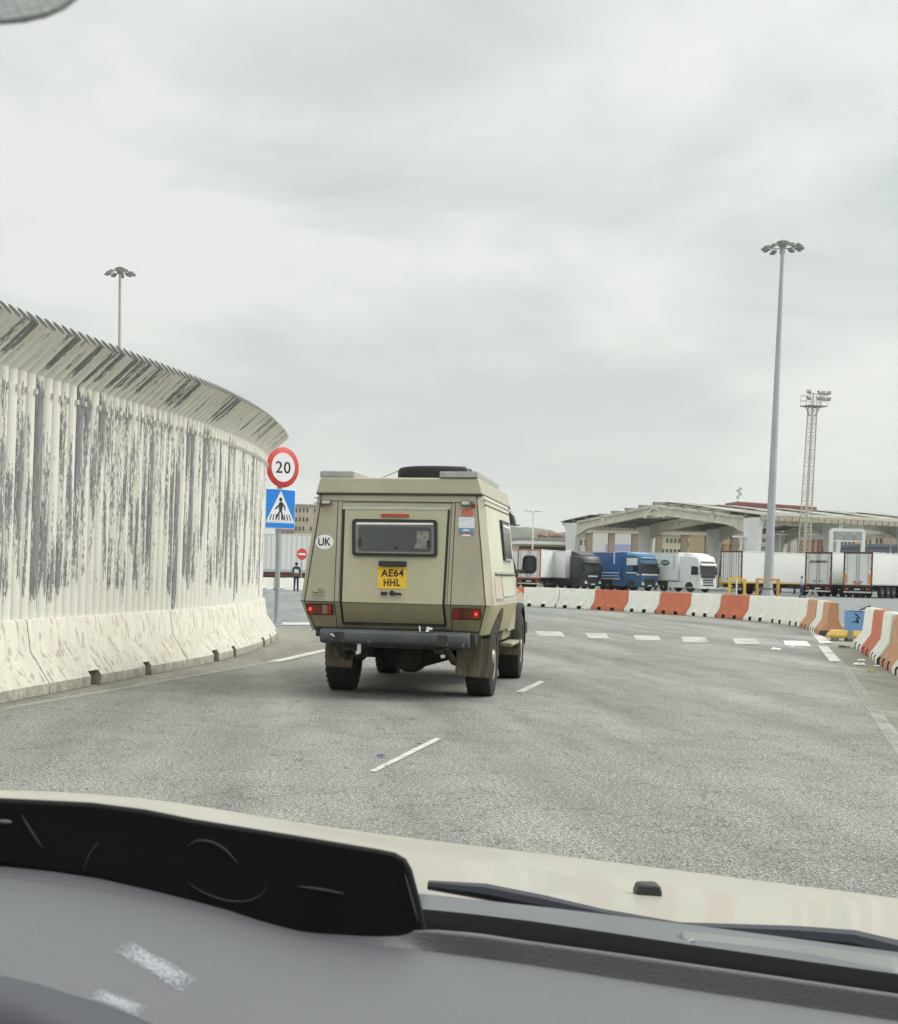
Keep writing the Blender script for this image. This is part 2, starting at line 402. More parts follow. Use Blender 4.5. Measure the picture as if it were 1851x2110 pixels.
def put_block(curve, t, L, m, label, group):
    key=(m.name,round(L,2))
    if key in protos: o=protos[key].copy(); C.objects.link(o)
    else: o=block_mesh(L-.03,m); protos[key]=o
    a=curve.at(t); c=curve.at(min(t+L,curve.len)); d=(c-a).normalized()
    o.location=(a.x,a.y,0); o.rotation_euler=(random.uniform(-.006,.006),random.uniform(-.012,.012),random.uniform(-.02,.02)+math.atan2(d.y,d.x)+PI/2)
    return tag(o,label,'barrier',group)
G='concrete barrier blocks along the far side of the curve'
LB=2.12
t1=barrier_curve.find_px(1157,0)-.0
seq=[(W_,'smooth white barrier block just right of the camper van mirror'),(W_p,'white barrier block with flaking dark chips, left of the first red block'),
(R_,'red barrier block in front of the black truck cab'),(W_,'white barrier block between the first two red blocks, under the blue truck cab'),
(R_,'red barrier block in front of the white truck, second red from the camper van'),(W_,'white barrier block between the second and third red blocks'),
(R_,'red barrier block below the left yellow guard frame, third red from the camper van'),(W_,'white barrier block immediately right of the third red block'),
(W_,'white barrier block near the mast foot, second after the third red block'),(W_,'white barrier block left of the narrow faded orange block'),
(O_,'narrow faded orange barrier block between white blocks on the bend'),(W_,'narrow white barrier block left of the wide faded orange block'),
(O_,'wide faded orange barrier block beside the blue panel')]
for i,(m_,lab) in enumerate(seq):
    put_block(barrier_curve,t1+(i-1)*LB,LB,m_,lab,G)
put_block(barrier_curve,max(0,t1-2*LB),LB,R_,'red barrier block mostly hidden behind the camper van front wheel',G)
G2='concrete barrier blocks at the right edge of the photo'
seq2=[(W_,'white barrier block standing first after the gap beside the blue panel'),(R_,'salmon red barrier block near the right edge of the photo'),
(W_p,'chipped white barrier block between the salmon red and the faded orange block'),(O_,'faded orange barrier block at the far right edge'),(W_l,'cream barrier block nearest the camera at the right edge'),
(O_,'faded orange barrier block just beyond the right edge'),(W_,'clean white barrier block beyond the right edge')]
for i,(m_,lab) in enumerate(seq2): 
    if i*2.1<barrier_curve2.len-1: put_block(barrier_curve2,i*2.1,2.1,m_,lab,G2)

# left barrier: long curved blocks under the fence
HW=.36
def fl(t,d=0): return off(fence_curve,t,d-HW)       # centre line is left of the toe line
j0=[fence_curve.find_px(-40),fence_curve.find_px(101),fence_curve.find_px(387,0,18)]
bnd=[0]; 
step=4.05; ta=fence_curve.find_px(101); tb=fence_curve.find_px(387,0,16)
bnd=[max(0,ta-step), ta, tb, tb+step, tb+2*step, tb+3*step, tb+4*step]
if ta-step>1: bnd=[max(0,ta-2*step)]+bnd
t_cut=min((abs(fence_curve.at(q/10).y-27.6),q/10) for q in range(0,int(fence_curve.len*10)))[1]; bnd=[q for q in bnd if q<t_cut-1.2]+[t_cut]
LBL=['nearest cream concrete base block under the fence at the left edge','cream concrete base block under the fence with one wide broken slot','cream concrete base block holding the middle of the fence','cream concrete base block at the far visible end of the fence beside the speed sign','cream concrete base block past the bend behind the fence end','cream concrete base block hidden farther round the fence bend','cream concrete base block last of the fence row','cream concrete base block closing the fence row','cream concrete base block after the closing one']
fm=mat('fence_base_concrete',(.60,.575,.50),.88,0,.08,2.5,spots=.52,spot_col=(.40,.36,.28),spot_scale=6,bump=.3,stretch=(2.2,2.2,.7))
for i,(a,c) in enumerate(zip(bnd,bnd[1:])):
    L_=c-a; sl=[a+L_*.33,a+L_*.62] if i!=2 else [a+L_*.28,a+L_*.66]
    st=[]; t=a+.012
    marks=[(sl[0]-.14,sl[0]+.14),(sl[1]-.10,sl[1]+.10)]
    ts=set([a+.012,c-.012]); 
    k=a+.2
    while k<c-.1: ts.add(k); k+=.2
    for q in marks: ts|=set(q)
    ts=sorted(ts); ts=[q for q in ts if not any(m0<q<m1 for m0,m1 in marks)]
    fr=[]
    for q in ts:
        u=fence_curve.tan(q); fr.append((fl(q),Vector((u.y,-u.x,0)),any(abs(q-m0)<1e-6 for m0,_ in marks)))
    o=jersey(fr,None,PL).build('concrete_barrier',[fm,mat('fence_base_foot',(.30,.28,.23),.95,0,.35,8,bump=.4)])
    tag(o,LBL[i],'barrier','concrete base blocks under the fence')

# ------------------------------------------------------------------ tubular fence with outward top
def fence_mat():
    M=bpy.data.materials.new('peeling_white_tube_paint'); M.use_nodes=True; n=M.node_tree.nodes; l=M.node_tree.links; bb=n['Principled BSDF']
    uv=n.new('ShaderNodeUVMap'); uv.uv_map='tube'
    sp=n.new('ShaderNodeSeparateXYZ'); l.new(uv.outputs[0],sp.inputs[0])
    at_=n.new('ShaderNodeAttribute'); at_.attribute_name='along'
    def mth(op,a,b_=None,cl=False):
        q=n.new('ShaderNodeMath'); q.operation=op; q.use_clamp=cl
        for i,v in enumerate((a,b_)):
            if v is None: continue
            if isinstance(v,(int,float)): q.inputs[i].default_value=v
            else: l.new(v,q.inputs[i])
        return q.outputs[0]
    mp=n.new('ShaderNodeMapping'); mp.inputs['Scale'].default_value=(1,1,1); l.new(uv.outputs[0],mp.inputs[0])
    def noise(sx,sy,det,ro):
        mp=n.new('ShaderNodeMapping'); mp.inputs['Scale'].default_value=(sx,sy,1); l.new(uv.outputs[0],mp.inputs[0])
        t=n.new('ShaderNodeTexNoise'); t.inputs['Scale'].default_value=1; t.inputs['Detail'].default_value=det; t.inputs['Roughness'].default_value=ro
        l.new(mp.outputs[0],t.inputs['Vector']); return t.outputs[0]
    per=noise(1.15,.42,2,.5); f=noise(75,13,4,.75); fl_=noise(24,1.3,3,.6)
    ang=mth('DIVIDE',mth('MODULO',sp.outputs[0],.9),.5)
    cs=mth('COSINE',mth('MULTIPLY',mth('SUBTRACT',ang,.66),2*PI))
    v=mth('ADD',mth('ADD',mth('MULTIPLY_ADD' if False else 'MULTIPLY',per,.62),mth('MULTIPLY',cs,.20)),mth('ADD',mth('MULTIPLY',mth('SUBTRACT',f,.5),.42),mth('MULTIPLY',mth('SUBTRACT',fl_,.5),.42)))
    wob=mth('MULTIPLY',mth('SUBTRACT',noise(1.6,.9,3,.6),.5),1.0)
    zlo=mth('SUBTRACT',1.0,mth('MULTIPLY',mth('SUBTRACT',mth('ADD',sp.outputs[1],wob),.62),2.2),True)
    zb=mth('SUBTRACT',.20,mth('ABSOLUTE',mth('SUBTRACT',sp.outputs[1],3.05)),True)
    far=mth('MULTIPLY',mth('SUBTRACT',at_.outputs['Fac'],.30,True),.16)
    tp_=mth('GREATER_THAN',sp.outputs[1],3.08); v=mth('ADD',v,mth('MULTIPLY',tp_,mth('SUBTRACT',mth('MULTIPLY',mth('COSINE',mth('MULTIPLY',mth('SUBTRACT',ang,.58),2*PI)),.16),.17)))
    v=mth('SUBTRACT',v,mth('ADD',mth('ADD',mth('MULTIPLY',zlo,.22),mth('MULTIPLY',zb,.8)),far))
    r=n.new('ShaderNodeValToRGB'); r.color_ramp.elements[0].position=.492; r.color_ramp.elements[1].position=.510; l.new(v,r.inputs[0])
    pn=noise(8,2,6,.65); pr=n.new('ShaderNodeValToRGB'); l.new(pn,pr.inputs[0]); pr.color_ramp.elements[0].color=(.60,.58,.50,1); pr.color_ramp.elements[1].color=(.80,.785,.73,1)
    gn=noise(30,6,6,.7); gr=n.new('ShaderNodeValToRGB'); l.new(gn,gr.inputs[0]); gr.color_ramp.elements[0].position=.3; gr.color_ramp.elements[1].position=.7; gr.color_ramp.elements[0].color=(.13,.135,.14,1); gr.color_ramp.elements[1].color=(.30,.31,.31,1)
    mx=n.new('ShaderNodeMix'); mx.data_type='RGBA'; l.new(r.outputs[0],mx.inputs[0]); l.new(pr.outputs[0],mx.inputs[6]); l.new(gr.outputs[0],mx.inputs[7])
    l.new(mx.outputs[2],bb.inputs['Base Color']); bb.inputs['Roughness'].default_value=.6
    bp=n.new('ShaderNodeBump'); bp.inputs['Strength'].default_value=.4; bp.inputs['Distance'].default_value=-.004; l.new(r.outputs[0],bp.inputs['Height']); l.new(bp.outputs[0],bb.inputs['Normal'])
    return M
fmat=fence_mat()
fr_=empty('tube_fence',fl(fence_curve.find_px(101)),0,'tall curved fence of close white tubes with peeling paint and tops bent over the road','fence')
inv=fr_.location.copy()
SP=.204; RT=.084; nseg=12
def bendz(Y): return 3.06+.24*min(max((Y-13)/12.5,-.2),1.05)
vs=[];fs=[];uvs=[];al=[]; idx=0
t=.3; tubes=[]
while t<fence_curve.len-.4: tubes.append(t); t+=SP
tubes=[q for q in tubes if fence_curve.at(q).y<26.5]; t_end=tubes[-1]+.15
rng_=random.Random(5)
blk=rng_
LEAN=math.radians(.8)
dark=MB()
for i,t in enumerate(tubes):
    c=fl(t)-inv; u=fence_curve.tan(t); r=Vector((u.y,-u.x,0)); c.z=0
    js=rng_.uniform(-.012,.012); up0=.55
    bz=bendz(c.y+inv.y); js=0; P=[c+Vector((0,0,.69)), c+Vector((0,0,1.7)), c+Vector((0,0,bz-.03)), c+r*.022+Vector((0,0,bz+.03)), c+r*(.40+js)+Vector((0,0,bz+.37+js))]
    vv=[.69,1.7,3.0,3.1,3.62]
    for P_ in P: P_.x+= (P_.z-.7)*math.tan(LEAN)
    base=len(vs)
    for j,p in enumerate(P):
        d=(P[min(j+1,4)]-P[max(j-1,0)]).normalized()
        a1=u; a2=d.cross(a1).normalized()
        if j==3: a2=(P[4]-P[2]).normalized().cross(a1).normalized()
        for k in range(nseg):
            an=2*PI*k/nseg; e_=a1*math.cos(an)*RT+a2*math.sin(an)*RT
            if j==4: e_=e_   # cut square to the tube
            vs.append(p+e_); uvs.append((i*.9+k/nseg*.5,vv[j])); al.append(t/fence_curve.len)
    for j in range(4):
        for k in range(nseg):
            a_=base+j*nseg+k; b_=base+j*nseg+(k+1)%nseg; fs.append((a_,b_,b_+nseg,a_+nseg))
    d=(P[4]-P[3]).normalized(); a2=d.cross(u).normalized()
    ring=[P[4]+d*.002+u*math.cos(2*PI*k/nseg)*RT*.9+a2*math.sin(2*PI*k/nseg)*RT*.9 for k in range(nseg)]
    dark.add(ring,[tuple(range(nseg))])
me=bpy.data.meshes.new('tube_screen'); me.from_pydata([tuple(p) for p in vs],[],fs)
ul=me.uv_layers.new(name='tube'); 
for lp in me.loops: 
    ul.data[lp.index].uv=uvs[lp.vertex_index]
# the seam column of each tube would wrap back: mend it
for p in me.polygons:
    us=[uvs[v][0] for v in p.vertices]
    if max(us)-min(us)>.3:
        mxu=max(us)
        for li in p.loop_indices:
            u0=ul.data[li].uv[0]
            if mxu-u0>.3: ul.data[li].uv=(u0+.5,ul.data[li].uv[1])
    p.use_smooth=True
aa=me.attributes.new('along','FLOAT','POINT')
for k,v in enumerate(al): aa.data[k].value=v
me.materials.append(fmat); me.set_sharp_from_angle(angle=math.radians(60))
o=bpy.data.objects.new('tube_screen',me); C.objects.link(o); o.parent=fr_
dark.build('tube_end_shade',mat('tube_inside',(.05,.05,.05),.9),fr_,smooth=0)['kind']='stuff'  # dark discs painted as the shade inside the open tube ends
# rails: flat bar behind and short bracket lugs under the bend, backing sheet closes the gaps, dark to paint their shade
n=200; rail=MB(); lug=MB(); back=MB()
T=[.3+(t_end-.3)*i/n for i in range(n+1)]
def rr_(t,d,z): 
    p=fl(t,d)-inv; return Vector((p.x+(z-.7)*math.tan(LEAN),p.y,z))
rail.loft([[rr_(t,-.09,2.80),rr_(t,-.13,2.80),rr_(t,-.13,2.88),rr_(t,-.09,2.88)] for t in T])
rail.loft([[rr_(t,-.09,1.0),rr_(t,-.13,1.0),rr_(t,-.13,1.08),rr_(t,-.09,1.08)] for t in T])
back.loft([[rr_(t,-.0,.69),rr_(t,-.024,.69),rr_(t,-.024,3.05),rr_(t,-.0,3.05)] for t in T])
for t in tubes[::1]:
    u=fence_curve.tan(t); r=Vector((u.y,-u.x,0)); p=rr_(t,.095,bendz(fl(t).y)-.20)
    lug.box(p,(.035,.035,.05),math.atan2(u.y,u.x)-PI/2)
tp=mat('fence_rail_paint',(.62,.60,.53),.65,0,.12,8,spots=.2,spot_col=(.25,.25,.24),spot_scale=14)
rail.build('rail',tp,fr_); lo=lug.build('bracket_lugs',tp,fr_,smooth=0); lo['kind']='stuff'
back.build('backing_strip',mat('fence_gap_shade',(.16,.155,.14),.7,0,.3,6,spots=.4,spot_col=(.08,.08,.08),spot_scale=8,stretch=(1,1,.2)),fr_)
# ------------------------------------------------------------------ camper van
YAW=math.radians(15)
VO=Vector((1.222,14.05,0))
van=empty('camper_van',VO,-YAW,'sand beige four-wheel-drive camper van with pop-up roof and rear hatch, driving ahead on the road','camper van')
VM=Matrix.Translation(VO)@Matrix.Rotation(-YAW,4,'Z'); VI=VM.inverted()
def RPt(u,z,o=0):                      # point on the rear skin at side offset u, height z, proud by o
    y=(z-.93)*.10 if z>=.93 else (.93-z)*.62
    return Vector((u,y-o,z))
def zpx(zx,zy):                        # a spot of the enlarged view -> (u,z) on the rear skin
    px,py=590+zx/3.3204,930+zy/3.3204
    d=VI.to_3x3()@ray(px,py); o=VI@CAM
    for up in (1,0):
        # plane: y=(z-.93)*k
        k=.10 if up else -.62
        t=((o.z-.93)*k-o.y)/(d.y-k*d.z); p=o+d*t
        if (p.z>=.93)==bool(up) : return p.x,p.z
    return p.x,p.z
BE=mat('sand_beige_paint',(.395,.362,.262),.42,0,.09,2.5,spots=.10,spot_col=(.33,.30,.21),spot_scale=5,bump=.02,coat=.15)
BEs=mat('sand_beige_side_lit',(.56,.54,.42),.38,0,.06,2.5,coat=.15)  # same beige paint made paler, light painted into the flank
BED=mat('sand_beige_lower_shaded',(.31,.285,.175),.6,0,.10,5,spots=.18,spot_col=(.22,.19,.12),spot_scale=6)  # darker beige paints shade on downward-facing parts, plus dusty spots
SEAM=mat('dark_seam',(.045,.04,.03),.8); RUB=mat('black_rubber',(.022,.022,.022),.7,0,.25,9)
BLK=mat('black_plastic',(.02,.02,.022),.45,0,.2,8); CHR=mat('brushed_aluminium',(.62,.62,.60),.3,.85,.1,10)
DMET=mat('dark_grey_bumper_paint',(.08,.085,.092),.45,.2,.25,5,spots=.22,spot_col=(.20,.17,.13),spot_scale=16,bump=.1)
GLS=glassy('dark_tinted_glass',(.035,.04,.042)); TYR=mat('tyre_rubber',(.022,.021,.02),.85,0,.3,10,spots=.25,spot_col=(.07,.062,.05),spot_scale=10,bump=.3)
UND=mat('underbody_grime',(.045,.04,.035),.9,0,.4,9); WHT=mat('white_plastic',(.78,.78,.76),.5)
def hw(z): return .952-(z-.93)*.120 if z>=.93 else .952-(.93-z)*.28
def body_ring(z, y1):
    h=hw(z); y0=RPt(0,z).y; c=.065; 
    return [(-h+c,y0,z),(h-c,y0,z),(h,y0+.12,z),(h,y1,z),(-h,y1,z),(-h,y0+.12,z)]
b=MB(); b.loft([body_ring(z,2.5) for z in (.635,.93,1.45,1.985)])
# lower faces coloured darker as shade, right flank paler as lit
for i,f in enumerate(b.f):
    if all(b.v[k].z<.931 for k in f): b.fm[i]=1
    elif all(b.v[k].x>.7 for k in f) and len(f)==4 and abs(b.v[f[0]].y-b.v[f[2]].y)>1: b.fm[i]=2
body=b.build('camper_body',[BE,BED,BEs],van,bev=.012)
# pop-up roof
def pr(z,inset,y0,y1): 
    h=.815-inset; return [(-h,y0,z),(h,y0,z),(h,y1,z),(-h,y1,z)]
b=MB(); b.loft([pr(1.992,0.0,.085,2.85),pr(2.15,.035,.115,2.78)]); popr=b.build('popup_roof',BE,van,bev=.015)
b=MB(); b.loft([pr(1.980,.004,.09,2.9),pr(1.996,.004,.09,2.9)]); b.build('roof_seam',SEAM,van)
def panel(zs, o0, o1, m, name, par, bev=0, o=0):
    pts=[zpx(*q) for q in zs]; b=MB()
    b.prism([RPt(u,z,o0) for u,z in pts],Vector((0,-(o1-o0),0)))
    return b.build(name,m,par,bev=bev,smooth=0 if not bev else 35)
def bar(mb, a, c, w, o, th=.004):
    """strip between two enlarged-view spots, w metres wide, split at the waist fold"""
    (u0,z0),(u1,z1)=zpx(*a),zpx(*c); seg=[((u0,z0),(u1,z1))]
    if (z0-.93)*(z1-.93)<0:
        k=(.93-z0)/(z1-z0); um=u0+(u1-u0)*k; seg=[((u0,z0),(um,.93)),((um,.93),(u1,z1))]
    for (p0,q0),(p1,q1) in seg:
        A=RPt(p0,q0+(1e-6 if q0==.93 and q1>.93 else 0),o); B=RPt(p1,q1,o)
        d=(B-A); n=Vector((d.z,0,-d.x)).normalized()*w/2
        mb.prism([A-n,A+n,B+n,B-n],Vector((0,-th,0)))
sm=MB()
# outer panel seams
for s_ in (-1,1):
    for z0,z1 in ((.64,.93),(.93,1.98)):
        sm.tube(RPt(s_*(hw(z0)-.066),z0,.001),RPt(s_*(hw(z1)-.066),z1,.001),.0045,n=6)
sm.prism([RPt(-hw(.93)+.03,.927,.0005),RPt(hw(.93)-.03,.927,.0005),RPt(hw(.93)-.03,.934,.0005),RPt(-hw(.93)+.03,.934,.0005)],(0,-.002,0))
for a,c in (((245,338),(1285,352)),((356,345),(328,1030)),((328,1030),(352,1212)),((1160,350),(1125,1060)),((1125,1060),(1138,1225)),((350,1208),(1138,1222))):
    bar(sm,a,c,.007,.0005,.002)
sm.build('panel_seams',SEAM,van,smooth=0)
# rear hatch: own skin, thick gasket
g=MB()
for a,c in (((397,388),(376,1032)),((376,1032),(392,1175)),((1112,388),(1076,1055)),((1076,1055),(1090,1192)),((388,1175),(1095,1192))): bar(g,a,c,.028,.001,.006)
hp=[zpx(*q) for q in ((405,395),(1106,400),(1068,1050),(384,1034))]
b=MB(); b.prism([RPt(u,max(z,.932),.001) for u,z in hp],Vector((0,-.007,0)))
hatch=b.build('rear_hatch',mat('sand_beige_hatch',(.46,.435,.295),.42,0,.05,3,coat=.15),van,smooth=0)
hl=[zpx(*q) for q in ((384,1036),(1068,1052),(1082,1180),(398,1165))]
b=MB(); b.prism([RPt(u,min(z,.928),.001) for u,z in hl],Vector((0,-.007,0))); b.build('lower_hatch_skin',BED,hatch,smooth=0)
g.build('gasket',RUB,hatch,smooth=0)
b=MB(); bar(b,(388,388),(1118,392),.022,.002,.014); b.build('hatch_top_trim',CHR,hatch,smooth=0)
b=MB(); bar(b,(1135,352),(1100,1060),.004,.0008,.002); bar(b,(385,352),(360,1030),.004,.0008,.002); bar(b,(385,348),(1140,356),.004,.0008,.002); b.build('hatch_outer_seam',SEAM,hatch,smooth=0)
def rrect(x0,y0,x1,y1,r,n=4,dy=0):    # rounded rectangle in enlarged-view pixels
    P=[]
    for cx_,cy_,a0 in ((x1-r,y0+r,-90),(x1-r,y1-r,0),(x0+r,y1-r,90),(x0+r,y0+r,180)):
        for k in range(n+1):
            a=math.radians(a0+90*k/n); x=cx_+r*math.cos(a); P.append((x,cy_+r*math.sin(a)+dy*(x-x0)/(x1-x0)))
    return P
wf=panel(rrect(455,462,1036,716,24,dy=8),.006,.030,BLK,'rear_window',hatch)
panel(rrect(478,482,1014,694,18,dy=8),.030,.034,mat('window_grey_inner_frame',(.17,.165,.15),.5,0,.2,6),'inner_frame',wf)
panel(rrect(500,512,996,680,16,dy=8),.034,.037,GLS,'pane',wf)
panel([(486,488),(1010,491),(1010,504),(486,501)],.034,.041,WHT,'blind_rail',wf)
b=MB(); bar(b,(480,690),(1010,700),.007,.036,.004); b.build('sill_dirt',mat('sill_dirt',(.35,.33,.25),.9,0,.4,30),wf,smooth=0)
for a in ((508,612),(976,628)): panel([(a[0]-6,a[1]-20),(a[0]+8,a[1]-20),(a[0]+8,a[1]+32),(a[0]-6,a[1]+32)],.037,.052,BLK,'window_latch',wf)
panel(rrect(742,650,768,668,6),.037,.05,BLK,'window_latch',wf)
panel([(895,545),(985,548),(972,668),(880,664),(900,610)],.0372,.0385,mat('paper_behind_glass',(.20,.20,.17),.4,0,.6,30),'paper_sheet',wf)
panel(rrect(650,428,844,448,9,dy=2),.006,.022,mat('red_lens_dark',(.42,.045,.03),.3),'high_brake_light',hatch)
panel(rrect(636,748,826,786,12,dy=4),.006,.05,BLK,'plate_light',hatch,bev=.004)
pl_=panel(rrect(627,788,824,938,7,dy=5),.006,.014,mat('plate_yellow',(.80,.50,.03),.45,0,.05,10),'number_plate',hatch)
BK=mat('print_black',(.012,.012,.014),.5); 
def rear_text(body,x0,y0,x1,y1,m,par,o,bold=.01,shear=0,name='plate_lettering',ext=.0015,space=1.0):
    (u0,z0),(u1,z1)=zpx(x0,(y0+y1)/2),zpx(x1,(y0+y1)/2); uc=(u0+u1)/2; _,za=zpx((x0+x1)/2,y0); _,zb=zpx((x0+x1)/2,y1); zc=(za+zb)/2
    p=RPt(uc,zc,o); M=frame(p,(u1-u0,0,z1-z0),(0,.1,1))
    return text_part(name,body,math.hypot(u1-u0,z1-z0),za-zb,m,par,M,ext,bold,shear,space)
rear_text('AE64',651,806,806,858,BK,pl_,.0145,.025,space=1.1); rear_text('HHL',668,872,782,922,BK,pl_,.0145,.025,space=1.1)
panel(rrect(650,960,694,982,5),.006,.035,BLK,'lock',hatch,bev=.003)
b=MB(); 
u,z=zpx(725,970); b.lathe([(.026,-.01),(.026,.03)],RPt(u,z,.01),'Y',14); u2,z2=zpx(792,978); b.prism([RPt(u,z+.012,.03),RPt(u2,z2+.012,.03),RPt(u2,z2-.012,.03),RPt(u,z-.016,.03)],(0,-.02,0)); b.build('handle',BLK,hatch,bev=.003)
# corner work lamps and reflectors
for (x0,y0,x1,y1,rx,ry) in ((248,333,314,366,241,362),(1200,338,1266,374,1280,375)):
    q=panel(rrect(x0,y0,x1,y1,5),.01,.06,mat('lamp_housing_olive',(.12,.115,.085),.5),'work_lamp',van,bev=.004)
    panel(rrect(x0+6,y0+6,x1-8,y1-8,3),.06,.063,mat('lamp_lens_pale',(.55,.55,.48),.3),'lens',q)
    b=MB(); u,z=zpx(rx,ry); b.lathe([(.022,-.012),(.022,0)],RPt(u,z,0),'Y',16); b.build('reflector',mat('reflector_maroon',(.22,.03,.025),.35),van)
# stickers
def ell(cx_,cy_,rx,ry,n=28): return [(cx_+rx*math.cos(2*PI*k/n),cy_+ry*math.sin(2*PI*k/n)) for k in range(n)]
s_=panel(ell(263,620,62,50),.0008,.003,mat('sticker_white',(.82,.82,.80),.5,0,.02),'country_sticker',van)
rear_text('UK',219,592,306,646,BK,s_,.0034,.022,name='sticker_lettering',ext=.001)
s_=panel(ell(1240,419,38,27),.0008,.003,mat('sticker_red',(.62,.07,.035),.5,0,.1,20),'oval_sticker',van)
panel(ell(1240,419,30,19),.003,.0035,mat('sticker_pale_ring',(.75,.45,.36),.5),'sticker_ring',s_); panel(ell(1240,419,27,16),.0035,.004,mat('sticker_red',(0,0,0)),'sticker_core',s_)
rear_text('OOO',1220,412,1261,428,mat('sticker_pale_ring',(0,0,0)),s_,.0045,.01,name='sticker_lettering',ext=.0008)
s_=panel([(1181,450),(1290,453),(1288,526),(1180,522)],.0008,.003,mat('sticker_white2',(.74,.78,.80),.5,0,.05,20),'paper_sticker',van)
pale=mat('sticker_print_pale',(.45,.55,.62),.6); b=MB()
for k in range(18):
    a0,a1=[2*PI*q/18 for q in (k,k+1)]; bar(b,(1234+36*math.cos(a0),492+22*math.sin(a0)),(1234+36*math.cos(a1),492+22*math.sin(a1)),.003,.0032,.0008)
for x in (1200,1216,1232,1248,1262): bar(b,(x,464),(x+9,466),.008,.0032,.0008)
b.build('sticker_print',pale,s_,smooth=0)
s_=panel([(1180,528),(1286,532),(1284,578),(1178,570)],.0008,.0028,mat('sticker_blue',(.10,.30,.52),.5,0,.2,20),'landscape_sticker',van)
panel([(1182,552),(1284,556),(1283,572),(1179,562)],.003,.004,mat('sticker_brownred',(.36,.13,.08),.5,0,.4,30),'sticker_ground',s_)
panel([(1206,568),(1262,570),(1260,582),(1206,580)],.003,.0042,mat('sticker_white',(0,0,0)),'sticker_caption',s_)
panel([(1196,542),(1225,532),(1260,540),(1250,546)],.003,.0036,mat('sticker_white2',(0,0,0)),'sticker_crest',s_)
INK=mat('logo_dark_olive',(.07,.065,.035),.6)
lg=MB(); bar(lg,(172,985),(263,988),.005,.001,.001); 
for a,c in (((183,998),(212,999)),((216,999),(256,1001)),((176,1009),(258,1012))): bar(lg,a,c,.0028,.001,.001)
# the little camel-like outline above the name
pth=[(222,975),(222,950),(228,936),(233,950),(232,975),(240,972),(243,950),(252,941),(262,950),(263,966),(256,975),(250,960)]
for a,c in zip(pth,pth[1:]): bar(lg,a,c,.004,.001,.001)
lg.build('logo_drawing',INK,van,smooth=0)
rear_text("Tom's",176,957,222,974,INK,van,.001,.03,name='logo_lettering',ext=.001)
# tail lights
RL=mat('tail_lens_red',(.50,.035,.02),.25,0,.15,30); RD=mat('tail_lens_brown',(.20,.055,.035),.3,0,.15,30); CL=mat('tail_lens_clear',(.30,.27,.24),.3); GLW=mat('tail_lamp_lit',(.9,.12,.06),.3,emit=(1,.08,.04,.8))
for side,(x0,y0,x1,y1) in enumerate(((147,1042,320,1116),(1143,1074,1332,1150))):
    q=panel([(x0,y0),(x1,y0+4),(x1+2,y1+4),(x0,y1)],.001,.028,BLK,'tail_light',van)
    seg=((0,.24,RL),(.24,.62,RD),(.62,.82,CL),(.82,1,RL)) if side==0 else ((0,.18,RL),(.18,.42,mat('tail_lens_brown2',(.14,.04,.03),.3)),(.42,.72,RD),(.72,1,RL))
    for s0,s1,m_ in seg:
        X0=x0+7+(x1-x0-12)*s0; X1=x0+5+(x1-x0-12)*s1; panel([(X0,y0+7),(X1,y0+9),(X1+1,y1-3),(X0,y1-6)],.028,.036,m_,'lens',q)
    cx_=(170 if side==0 else 1302); cy_=(1078 if side==0 else 1114)
    panel(ell(cx_,cy_,11,12,14),.0362,.038,GLW,'lit_bulb',q)
# bumper
b=MB(); 
bp=lambda zx,zy,yy: None
zt,zb,yb=.672,.525,-.13
x0=-.692; x1=.75
b.loft([[(x,yb+.03,zb+.012),(x,yb,zb+.035),(x,yb-.012,(zt+zb)/2),(x,yb,zt-.03),(x,yb+.03,zt-.006),(x,yb+.10,zt),(x,yb+.10,zb)] for x in (x0,x1)])
bumper=b.build('rear_bumper',DMET,van,bev=.004)
b=MB(); 
for x in (-.62,-.46,-.2,.25,.55,.70): b.lathe([(.010,-.006),(.010,0)],(x,yb-.012,.60+(.03 if x in(-.62,.25) else -.04)),'Y',8)
b.lathe([(.012,0),(.012,.02)],(x1-.05,yb-.01,.55),'Y',8)
b.build('bumper_bolts',mat('bolt_light',(.20,.20,.20),.4,.5),bumper)
b=MB(); b.tube((.35,-.1,.67),(.36,-.1,.715),.018,.014); b.box((.37,-.1,.70),(.05,.03,.022)); b.build('tow_hook_pin',WHT,bumper)
b=MB(); b.tube((.28,-.1,.67),(.27,-.08,.72),.006); b.build('pin_cord',WHT,bumper)
b=MB()
for a,c in (((-.58,-.155,.62),(-.55,-.153,.605)),((-.555,-.155,.61),(-.54,-.153,.596))): b.tube(a,c,.008,.004,6)
b.build('bumper_scrape',WHT,bumper)
b=MB()
for x in (-.5,.5): b.box((x,.1,.6),(.09,.5,.09))
b.build('bumper_bracket',UND,van)
